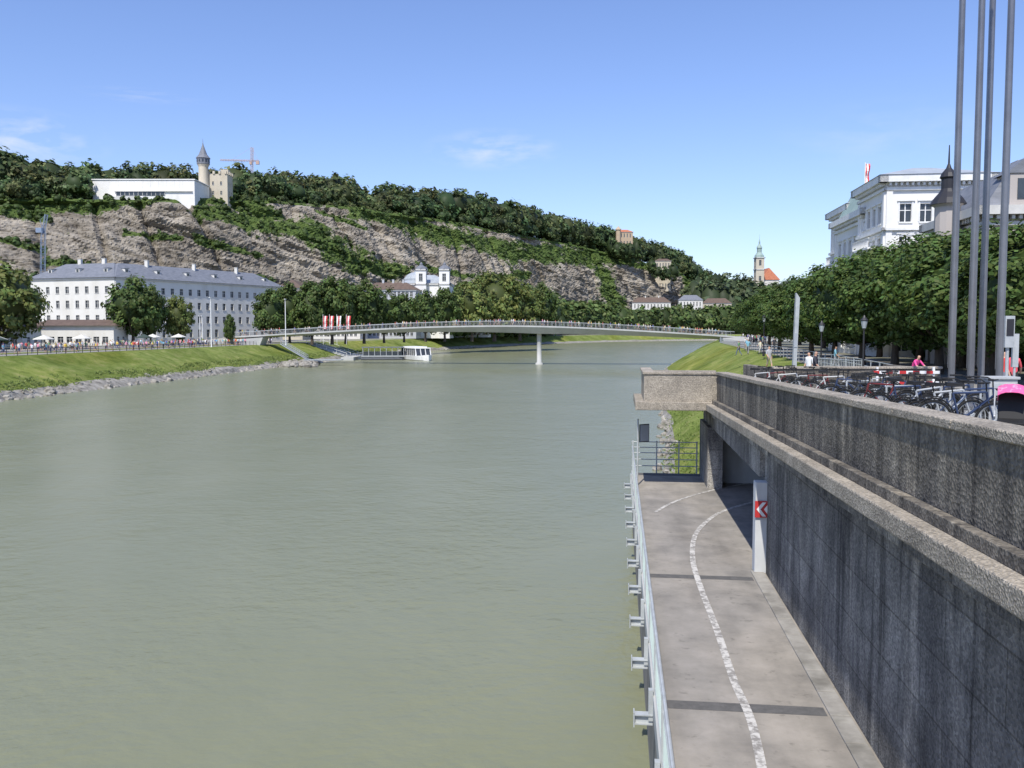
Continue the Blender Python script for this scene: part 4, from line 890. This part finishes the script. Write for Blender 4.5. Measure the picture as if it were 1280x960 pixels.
# ---------------------------------------------------------------- bicycles
def bike_mesh(name,col,seat=None):
    mb=MB(); R=.34
    for y in (-.53,.53):
        mb.torus((0,y,R),(1,0,0),R-.02,.026,28,6,1); mb.torus((0,y,R),(1,0,0),R-.055,.009,28,4,2)
        for k in range(14):
            a=2*math.pi*k/14; mb.tube((.02*(-1)**k,y,R),(0,y+math.cos(a)*(R-.04),R+math.sin(a)*(R-.04)),.0025,n=3,m=2,cap=False)
        mb.tube((-.04,y,R),(.04,y,R),.022,m=2)
        for k in range(9):
            a0=math.radians(20+k*16);a1=math.radians(36+k*16); mb.tube((0,y+math.cos(a0)*(R+.03),R+math.sin(a0)*(R+.03)),(0,y+math.cos(a1)*(R+.03),R+math.sin(a1)*(R+.03)),.018,n=5,m=1)
    bb=(0,.06,.3); st_=(0,.22,.82); hd=(0,-.36,.86); hd2=(0,-.39,.72)
    for a,b,r in ((bb,st_,.02),(st_,hd,.02),(bb,hd2,.023),((0,.53,R),bb,.012),((0,.53,R),(0,.2,.74),.012),(hd,hd2,.024),(hd2,(0,-.53,R),.018)): mb.tube(a,b,r,n=8,m=0)
    mb.tube(st_,(0,.25,.95),.013,m=1); mb.tube(hd,(0,-.34,1.02),.014,m=1)
    mb.path([(-.28,-.2,1.06),(-.21,-.33,1.06),(0,-.35,1.02),(.21,-.33,1.06),(.28,-.2,1.06)],[.013]*5,8,1)
    for s_ in(-1,1): mb.tube((s_*.28,-.2,1.06),(s_*.29,-.1,1.06),.02,m=1)
    mb.hexa([(-.03,.02,.95),(.03,.02,.95),(.09,.36,.95),(-.09,.36,.95),(-.02,.04,1.0),(.02,.04,1.0),(.08,.35,1.02),(-.08,.35,1.02)],1)
    mb.torus((.02,.06,.3),(1,0,0),.09,.008,16,4,2)
    for s_ in(-1,1): mb.tube((s_*.05,.06,.3),(s_*.05,.06+s_*.12,.3-s_*.1),.012,m=2); mb.obox((s_*.11,.06+s_*.12,.3-s_*.1),.1,.08,.02,m=1)
    for xx in (-.05,0,.05): mb.tube((xx,.42,.74),(xx,.78,.74),.006,n=4,m=1)
    mb.tube((.06,.72,.74),(.03,.55,R),.007,m=1); mb.tube((-.06,.72,.74),(-.03,.55,R),.007,m=1)
    if seat=='basket':
        for k in range(10):
            a=k/10*6.28; mb.tube((.15*math.cos(a),-.58+.13*math.sin(a),.85),(.19*math.cos(a),-.58+.16*math.sin(a),1.08),.006,n=3,m=1)
        for z,q in ((.85,.14),(.95,.155),(1.08,.175)): mb.torus((0,-.58,z),(0,0,1),q,.007,14,4,1)
    M['bk_'+name]=flat('bike_paint_'+name,col,.35)
    return mb.mesh('bicycle_'+name,['bk_'+name,'black','galv'])
BK=[bike_mesh('black',(.02,.02,.025)),bike_mesh('dark_red',(.15,.03,.03),'basket'),bike_mesh('blue',(.04,.06,.12)),bike_mesh('silver',(.45,.47,.48)),bike_mesh('grey',(.08,.09,.10),'basket'),bike_mesh('white',(.55,.55,.53))]
def on_quay(u,Y):
    p=W(u,412,Y); s=p.x*math.sin(TH)+p.y*math.cos(TH); return Vector((p.x,p.y,zq(s) if s<41.3 else ZR))
def bike(u,Y,rot):
    o=bpy.data.objects.new('bicycle',random.choice(BK)); o.location=on_quay(u,Y); o.scale=(1.05,1.05,1.05); o.rotation_euler=(random.uniform(-.04,.04),random.uniform(-.08,.08),rot); link(o)
random.seed(5)
for u,Y in ((950,32),(966,32.5),(985,30.5),(1003,31),(1022,30),(1042,28),(1062,25),(1085,22.5),(1108,21),(1132,19.6),(1156,18.6),(1180,17.6),(1206,16.8),(1075,27),(1120,24),(1158,22),(1190,20.5),(1222,18.4),(1098,26)):
    bike(u+random.uniform(-4,4),Y+random.uniform(-.4,.4),random.choice((1.35,-1.7,1.6))+random.uniform(-.35,.35))
bs=empty('bicycle_stands'); mb=MB()
for k,(u,Y) in enumerate(((1000,31.5),(1060,26),(1110,22),(1190,18.6))):
    p=on_quay(u,Y); mb.path([p,p+Vector((0,0,.8)),p+Vector((.7,.1,.8)),p+Vector((.7,.1,0))],[.025]*4,8)
mb.obj('hoops',['galv'],bs)
cy_=empty('cyclist_in_pink'); p=on_quay(1143,40)
o=bpy.data.objects.new('rider',people('rider',[(0,0,0,0,1.0,'cycle',{'shirt':(.75,.08,.28),'legs':(.03,.03,.04),'skin':(.55,.33,.23),'hair':(.05,.03,.02),'calf':(.55,.33,.23)})])); link(o,cy_)
o=bpy.data.objects.new('bicycle_frame',BK[0]); o.location=(0,-.28,0); link(o,cy_); cy_.location=p+Vector((0,0,.0)); cy_.rotation_euler=(0,0,.45)
def ped(u,Y,rot,over=None,pose='stand',sc=1.0):
    o=bpy.data.objects.new('pedestrian',people('pedestrian',[(0,0,0,0,sc,pose,over)])); o.location=on_quay(u,Y); o.rotation_euler=(0,0,rot); link(o)
ped(1257,29,.6,{'shirt':(.6,.06,.05),'legs':(.2,.2,.25)}); ped(1268,30,2.6,{'shirt':(.7,.1,.12)},'walk'); ped(1020,36,1.0,{'shirt':(.05,.05,.06),'legs':(.04,.04,.05)},'walk'); ped(1012,44,-1,{'shirt':(.75,.75,.75)}); ped(962,60,.2,None,'walk'); ped(1045,60,1.,None,'walk')
sr=empty('stroller'); sr.location=on_quay(1268,15.2); sr.rotation_euler=(0,0,-.5)
M['pink']=noise_mat('pink_fabric',[(.75,.12,.30),(.8,.40,.52)],9,rough=.85,pos=[.5,.6])
mb=MB()
for x in(-.26,.26):
    for y in(-.35,.35): mb.torus((x,y,.13),(1,0,0),.11,.022,18,6,0); mb.tube((x-.02,y,.13),(x+.02,y,.13),.03,m=1)
    mb.tube((x,-.35,.13),(x,.42,.98),.014,m=1); mb.tube((x,.35,.13),(x,-.1,.55),.014,m=1)
mb.tube((-.26,.42,.98),(.26,.42,.98),.02,m=0); mb.obj('chassis_and_wheels',['black','galv'],sr)
mb=MB(); mb.hexa([(-.21,-.3,.38),(.21,-.3,.38),(.21,.12,.42),(-.21,.12,.42),(-.22,-.32,.46),(.22,-.32,.46),(.22,.1,.5),(-.22,.1,.5)]); mb.hexa([(-.21,.08,.46),(.21,.08,.46),(.21,.14,.44),(-.21,.14,.44),(-.21,.26,.98),(.21,.26,.98),(.21,.32,.96),(-.21,.32,.96)]); mb.obj('seat',['black'],sr,bevel=.02)
mb=MB(); secs=[]
for k in range(8):
    a=math.radians(30+k*17); secs.append([(x,.2-.02-math.cos(a)*.34,.84+math.sin(a)*.26-(.06*(abs(x)/.22)**3)) for x in (-.22,-.17,-.1,0,.1,.17,.22)])
mb.loft(secs,0,cap=False,closed=False)
for sx in(-.22,.22): mb.add([(sx,.2,.80)]+[tuple(s_[0 if sx<0 else 6]) for s_ in secs],[(0,i+1,i+2) for i in range(7)],0)
o=mb.obj('hood',['pink'],sr); so=o.modifiers.new('s','SOLIDIFY'); so.thickness=.012
# ---------------------------------------------------------------- street furniture
for u,Y,H in ((1191,26,15.5),(1215,25.2,15.5),(1228,26.8,16),(1251,24,15.5)):
    e=empty('flagpole'); p=on_quay(u,Y); mb=MB(); mb.lathe(p,[(.2,0),(.2,.12),(.095,.2),(.09,6),(.07,H),(.03,H+.02)],16); mb.lathe(p+Vector((0,0,H)),[(.03,0),(.1,.08),(.1,.16),(.02,.24)],10); mb.tube(p+Vector((-.13,-.02,1.2)),p+Vector((-.1,-.02,H-.2)),.008,n=4); mb.obj('pole_and_halyard',['steel'],e)
def lantern(u,Y,H):
    e=empty('street_lamp'); p=on_quay(u,Y); mb=MB()
    mb.lathe(p,[(.14,0),(.12,.5),(.06,.65),(.045,H-.6),(.09,H-.55),(.05,H-.5)],12,0); mb.lathe(p+Vector((0,0,H-.5)),[(.1,0),(.19,.42),(.24,.46),(.1,.62),(.03,.75)],8,0); mb.lathe(p+Vector((0,0,H-.49)),[(.105,0),(.195,.41)],8,1)
    mb.obj('post_and_lantern',['dark','zinc'],e)
lantern(1080,50,3.4); lantern(1027,60,3.2); lantern(955,95,4.2)
def tallpost(u,Y,vt,zb,name='lamp_column'):
    e=empty(name); x=W(u,412,Y).x; zt=W(u,vt,Y).z; mb=MB(); mb.lathe((x,Y,zb),[(.2,0),(.14,.3),(.09,zt-zb)],10); mb.obox((x+.1,Y-.4,zt),.35,1.3,.14); mb.obj('column_and_head',['white'],e)
tallpost(264,205,372,5.1); tallpost(357,232,374,5.1)
for u in (250,253): tallpost(u,250,395,5.1,'lamp_column')
e=empty('information_pylon'); p=on_quay(993,44); mb=MB(); t_=W(997,366,44)
mb.hexa([(p.x-.09,43.9,p.z),(p.x+.09,43.9,p.z),(p.x+.09,44.1,p.z),(p.x-.09,44.1,p.z),(t_.x-.09,43.9,t_.z),(t_.x+.09,43.9,t_.z-.25),(t_.x+.09,44.1,t_.z-.25),(t_.x-.09,44.1,t_.z)]); mb.obox((p.x+.03,43.88,p.z+2.3),.16,.02,.7,0,1); mb.obj('pylon',['galv','zinc'],e)
e=empty('bus_stop_sign'); mb=MB(); p=on_quay(1260,21)
mb.tube(p,p+Vector((0,0,2.4)),.04,m=0); mb.obox(p+Vector((0,-.06,2.15)),.22,.06,.75,0,0); mb.obox(p+Vector((0,-.095,2.25)),.17,.012,.4,0,1); mb.obox(p+Vector((.24,.1,1.7)),.14,.08,.8,0,0); mb.tube(p+Vector((.24,.1,0)),p+Vector((.24,.1,1.4)),.03,m=0); mb.obj('post_and_panels',['galv','dark'],e)
e=empty('utility_cabinet'); mb=MB(); p=on_quay(1252,20); mb.obox(p+Vector((0,0,.55)),.6,.4,1.0,-.1,0); mb.obox(p+Vector((0,0,1.08)),.68,.48,.06,-.1,0); mb.obox(p+Vector((-.02,-.22,.55)),.5,.02,.85,-.1,1); mb.obox(p+Vector((0,0,.03)),.55,.36,.1,-.1,1); mb.obj('cabinet',['cab','galv'],e,bevel=.01)
e=empty('stair_enclosure_wall'); mb=MB(); a=on_quay(968,34);b=on_quay(1176,34); z0=a.z-.1; z1=W(1000,461,34).z
mb.box(a.x,b.x,33.9,34.2,z0,z1); mb.box(a.x,a.x+.3,34.2,38.5,z0,z1-.002); mb.box(b.x-.3,b.x,34.2,38.5,z0,z1-.002); mb.obj('concrete_walls',['parapet'],e,bevel=.02)
mb=MB(); mb.box(a.x-.05,b.x+.05,33.84,34.26,z1,z1+.09); mb.obj('coping',['coping'],e,bevel=.02)
bb_=empty('construction_barrier'); mb=MB(); x0=W(1092,412,33.3).x;x1=W(1176,412,33.3).x
for zz in (zq(33)+.80,zq(33)+.4):
    n=10
    for k in range(n): xa=x0+(x1-x0)*k/n; xb=x0+(x1-x0)*(k+1)/n; mb.box(xa,xb,33.28,33.32,zz,zz+.11,k%2)
for x in (x0+.2,x1-.2): mb.box(x-.04,x+.04,33.33,33.4,zq(33),zq(33)+1.05,1); mb.box(x-.3,x+.3,33.1,33.6,zq(33),zq(33)+.1,2)
mb.obj('boards_and_feet',['red','white','black'],bb_)
e=empty('park_railing'); mb=MB()
p0=on_quay(1010,56);p1=on_quay(1078,50)
for k in range(36):
    q=p0.lerp(p1,k/35); mb.tube(q,q+Vector((0,0,1.1)),.018,n=4)
for zz in(.15,1.05): mb.tube(p0+Vector((0,0,zz)),p1+Vector((0,0,zz)),.025,n=5)
mb.obj('bars',['galv'],e)
e=empty('quay_railing'); mb=MB(); pr=None
for i,p in enumerate(rpts):
    if p.y<44 or p.y>330: continue
    d=(rpts[i+1]-rpts[i-1]).normalized(); q=p+Vector((d.y,-d.x))*11.8; q=Vector((q.x,q.y,ZR)); mb.tube(q,q+Vector((0,0,1.05)),.04,n=5)
    if pr: 
        for zz in (.35,.7,1.05): mb.tube(pr+Vector((0,0,zz)),q+Vector((0,0,zz)),.025,n=5)
    pr=q
mb.obj('posts_and_rails',['galv'],e)
e=empty('promenade_railing'); mb=MB(); pr=None
for i,p in enumerate(lpts):
    if p.y<90 or p.y>238: continue
    d=(lpts[i+1]-lpts[i-1]).normalized(); q=p+Vector((-d.y,d.x))*13.3; q=Vector((q.x,q.y,5.05)); mb.tube(q,q+Vector((0,0,1.05)),.05,n=5)
    if pr: 
        for zz in (.35,.7,1.05): mb.tube(pr+Vector((0,0,zz)),q+Vector((0,0,zz)),.03,n=5)
    pr=q
mb.obj('posts_and_rails',['dark'],e)
for k,u in enumerate((404,412,421,433)):
    e=empty('banner_flag'); p=W(u,412,246); mb=MB(); mb.tube((p.x,246,5),(p.x,246,W(u,393,246).z),.06,n=6); mb.obj('pole',['white'],e)
    mb=MB(); flagcloth(mb,p.x,246,W(u,395,246).z,1.3,3.6,[[0,1,0],[0,1,0],[1,0,1],[0,1,0]][k]); mb.obj('cloth',['red','white'],e)
M['orange']=flat('faded_orange_paint',(.50,.36,.30),.6); M['bluecr']=flat('blue_grey_paint',(.22,.28,.38),.5)
def lattice(mb,a,b,w,n,r=.09):
    a=Vector(a);b=Vector(b); d=(b-a).normalized(); o1=d.orthogonal().normalized(); o2=d.cross(o1); c=[(o1+o2)*w/2,(o1-o2)*w/2,(-o1-o2)*w/2,(o2-o1)*w/2]
    for k in c: mb.tube(a+k,b+k,r,n=4)
    for i in range(n):
        p=a.lerp(b,i/n);q=a.lerp(b,(i+1)/n)
        for j in range(4): mb.tube(p+c[j],q+c[(j+1)%4],r*.6,n=3); mb.tube(p+c[j],p+c[(j+1)%4],r*.6,n=3)
e=empty('tower_crane'); Y=560; mb=MB(); b0=W(315,250,Y);t0=W(315,184,Y); lattice(mb,b0,t0,1.3,14,.10); j=W(315,201,Y); lattice(mb,j,W(275,200,Y),.8,12,.08); lattice(mb,j,W(324,201,Y),.8,3,.08)
mb.tube(t0,W(290,199.5,Y),.06,n=4); mb.tube(t0,W(323,201,Y),.06,n=4); mb.obox(W(322,203.5,Y),2.0,1.4,2.0); mb.obox(W(313.5,204,Y),1.4,1.4,1.6,0); mb.obj('mast_and_jib',['orange'],e)
e=empty('tower_crane'); Y=330; mb=MB(); lattice(mb,W(53,412,Y),W(54,290,Y),1.4,18,.09); lattice(mb,W(54,292,Y),W(58,268,Y),.9,6,.08); mb.obox(W(50,288,Y),2.2,2,1.8); mb.tube(W(54,290,Y),W(50,275,Y),.1,n=5); mb.tube(W(50,275,Y),W(58,268,Y),.06,n=4); mb.obj('mast_and_jib',['bluecr'],e)

# ---------------------------------------------------------------- trees
random.seed(21)
T=tree_uv
T(LIGHT,'lime_tree',0,178,5.1,318,105); T(BROAD,'lime_tree',-35,190,5.1,300,90)
T(BROAD,'maple_tree',166,222,5.1,345,74); T(BROAD,'maple_tree',188,226,5.1,356,46); T(LIGHT,'maple_tree',223,232,5.1,366,38); T(BROAD,'small_tree',287,240,5.1,392,17)
for u,Y,v,wd in ((338,262,360,52),(362,272,354,54),(390,270,350,58),(415,276,344,62),(432,284,350,56),(455,290,350,58),(480,300,360,50),(505,315,366,48),(532,330,364,48),(556,345,358,48)): T(BROAD,'plane_tree',u,Y,5.15,v,wd)
for u,Y,v,wd in ((590,360,346,60),(618,372,334,72),(650,385,348,64),(675,400,354,50)): T(LIGHT if u<660 else BROAD,'poplar_tree',u,Y,5.15,v,wd)
its=[]
for u in np.arange(560,935,5.0):
    for r in range(3):
        Y=np.interp(u,[560,640,700,800,935],[420,520,640,700,800])+r*25+random.uniform(-8,8); vt=np.interp(u,[560,600,680,700,760,800,850,900,935],[368,366,372,380,386,388,385,385,385])-(r*3 if u<780 else -1)+random.uniform(-5,4)
        if u>=690: Y=max(Y,np.interp(u,[690,760,800,935],[730,770,800,835])+r*5)
        z=5.2; h=max(4,W(u,vt,Y).z-z); g_=random.uniform(.8,1.6); its.append((W(u+random.uniform(-3,3),412,Y).x,Y,z,h,h*.45,(.082*g_,.125*g_,.038*g_)))
for u in np.arange(868,1080,5.0):
    for r in range(3):
        Y=920+r*60+random.uniform(-20,20); vt=np.interp(u,[868,900,935,960,1080],[340,338,345,352,345])+random.uniform(-3,8)+(8 if r==0 else 0)
        z=5.5; h=W(u,vt,Y).z-z; g_=random.uniform(.8,1.3); its.append((W(u,412,Y).x,Y,z,h,min(h*.4,16),(.085*g_,.12*g_,.055*g_)))  # bluer green on the farthest trees, haze painted into the colour
for u in np.arange(-20,800,9.0):
    Y=np.interp(u,SU,SYB)-random.uniform(6,20); vt=np.interp(u,[0,145,340,500,640,740,800],[345,350,362,372,374,388,392])+random.uniform(-3,8); z=5.2; h=W(u,vt,Y).z-z; its.append((W(u,412,Y).x,Y,z,h,h*.42,(.07,.11,.035)))
for u,v0,v1,Y in ((764,293,325,892),(771,300,325,886),(779,302,326,886),(787,301,328,888),(795,297,330,895),(814,322,345,915),(822,332,350,912),(832,333,352,914),(841,328,352,925)):
    zt_=W(u,v0,Y).z; zb0=W(u,v1,Y).z; its.append((W(u,412,Y).x,Y,zb0,zt_-zb0,7,(.07,.11,.038)))
mass('distant_riverside_trees',its,ncl=16,lpc=20,ls=.75)
for u,Y,v,wd in ((1325,44,268,250),(1240,50,288,230),(1175,56,290,190),(1120,62,302,170),(1078,70,318,150),(1044,80,332,130),(1015,92,345,112),(994,106,350,100),(975,124,356,88),(962,146,364,74),(952,172,370,64),(944,205,376,54),(938,245,382,44),(933,290,387,38),(930,340,390,32)):
    T(CHEST,'chestnut_tree',u,Y,ZR,v,wd)
for u,Y,v,wd in ((1300,60,284,190),(1205,66,292,170),(1150,78,304,150),(1100,92,326,120),(1060,112,338,105),(1030,136,350,85),(1000,165,358,70),(975,205,368,58)):
    T(CHEST,'chestnut_tree',u,Y,ZR,v,wd)
its=[]
for k in range(60):
    s=52+k*2.0; p=E(s,24+.08*s); its.append((p.x,p.y,6.0,3.0,1.7,(.04,.07,.02)))  # hedge added as a dark backdrop for the shade under the chestnut crowns
mass('dark_backdrop_hedge',its,ncl=12,lpc=30,ls=.9)

# ---------------------------------------------------------------- light, sky, camera
elev=math.radians(54); az=(-math.sin(TH+math.radians(11)),-math.cos(TH+math.radians(11)))
sd=Vector((az[0]*math.cos(elev),az[1]*math.cos(elev),math.sin(elev))).normalized()
sun=bpy.data.lights.new('sun','SUN'); sun.energy=5.0; sun.angle=math.radians(.5); sun.color=(1,.955,.87)
so=bpy.data.objects.new('sun',sun); so.rotation_euler=sd.to_track_quat('Z','Y').to_euler(); link(so)
wd=bpy.data.worlds.new('World'); bpy.context.scene.world=wd; wd.use_nodes=True; nt=wd.node_tree; N=nt.nodes; L=nt.links
bg=N['Background']; sk=N.new('ShaderNodeTexSky'); sk.sky_type='NISHITA'; sk.sun_disc=False; sk.sun_elevation=elev; sk.sun_rotation=math.atan2(sd.x,sd.y); sk.air_density=1.15; sk.dust_density=.7; sk.ozone_density=3.0; sk.altitude=400
tc=N.new('ShaderNodeTexCoord')
tm=N.new('ShaderNodeMixRGB'); tm.blend_type='MULTIPLY'; tm.inputs[0].default_value=1; L.new(sk.outputs[0],tm.inputs[1]); tm.inputs[2].default_value=(1.08,1.10,1.38,1)
col=tm.outputs[0]
def cloud(u,v,size,st,amt,col):
    d=Vector(ray(u,v)).normalized()
    sb_=N.new('ShaderNodeVectorMath'); sb_.operation='SUBTRACT'; L.new(tc.outputs['Generated'],sb_.inputs[0]); sb_.inputs[1].default_value=d
    ml=N.new('ShaderNodeVectorMath'); ml.operation='MULTIPLY'; L.new(sb_.outputs[0],ml.inputs[0]); ml.inputs[1].default_value=(1/size,1/size,1/(size*st))
    ln=N.new('ShaderNodeVectorMath'); ln.operation='LENGTH'; L.new(ml.outputs[0],ln.inputs[0])
    mr=N.new('ShaderNodeMapRange'); mr.inputs[1].default_value=1; mr.inputs[2].default_value=0; L.new(ln.outputs['Value'],mr.inputs[0])
    n=N.new('ShaderNodeTexNoise'); n.inputs['Scale'].default_value=2.2; n.inputs['Detail'].default_value=6; L.new(ml.outputs[0],n.inputs['Vector'])
    m2=N.new('ShaderNodeMapRange'); m2.inputs[1].default_value=.42; m2.inputs[2].default_value=.75; L.new(n.outputs['Fac'],m2.inputs[0])
    a=N.new('ShaderNodeMath'); a.operation='MULTIPLY'; L.new(mr.outputs[0],a.inputs[0]); L.new(m2.outputs[0],a.inputs[1])
    b=N.new('ShaderNodeMath'); b.operation='MULTIPLY'; L.new(a.outputs[0],b.inputs[0]); b.inputs[1].default_value=amt
    mx=N.new('ShaderNodeMixRGB'); L.new(b.outputs[0],mx.inputs[0]); L.new(col,mx.inputs[1]); mx.inputs[2].default_value=(6.5,6.8,7.2,1); return mx.outputs[0]
for c_ in ((20,172,.09,.35,.9),(615,187,.08,.3,.7),(180,120,.07,.12,.25),(1110,165,.12,.3,.2)): col=cloud(*c_,col)
L.new(col,bg.inputs[0]); bg.inputs[1].default_value=.135
cam=bpy.data.cameras.new('camera'); cam.sensor_width=36; cam.lens=36*F/1280; cam.clip_start=.1; cam.clip_end=20000
co=bpy.data.objects.new('camera',cam); co.location=(0,0,EYE); co.rotation_euler=(math.radians(90)-PITCH,0,0); link(co); bpy.context.scene.camera=co
bpy.context.scene.view_settings.view_transform='Standard'; bpy.context.scene.view_settings.look='None'; bpy.context.scene.view_settings.exposure=0
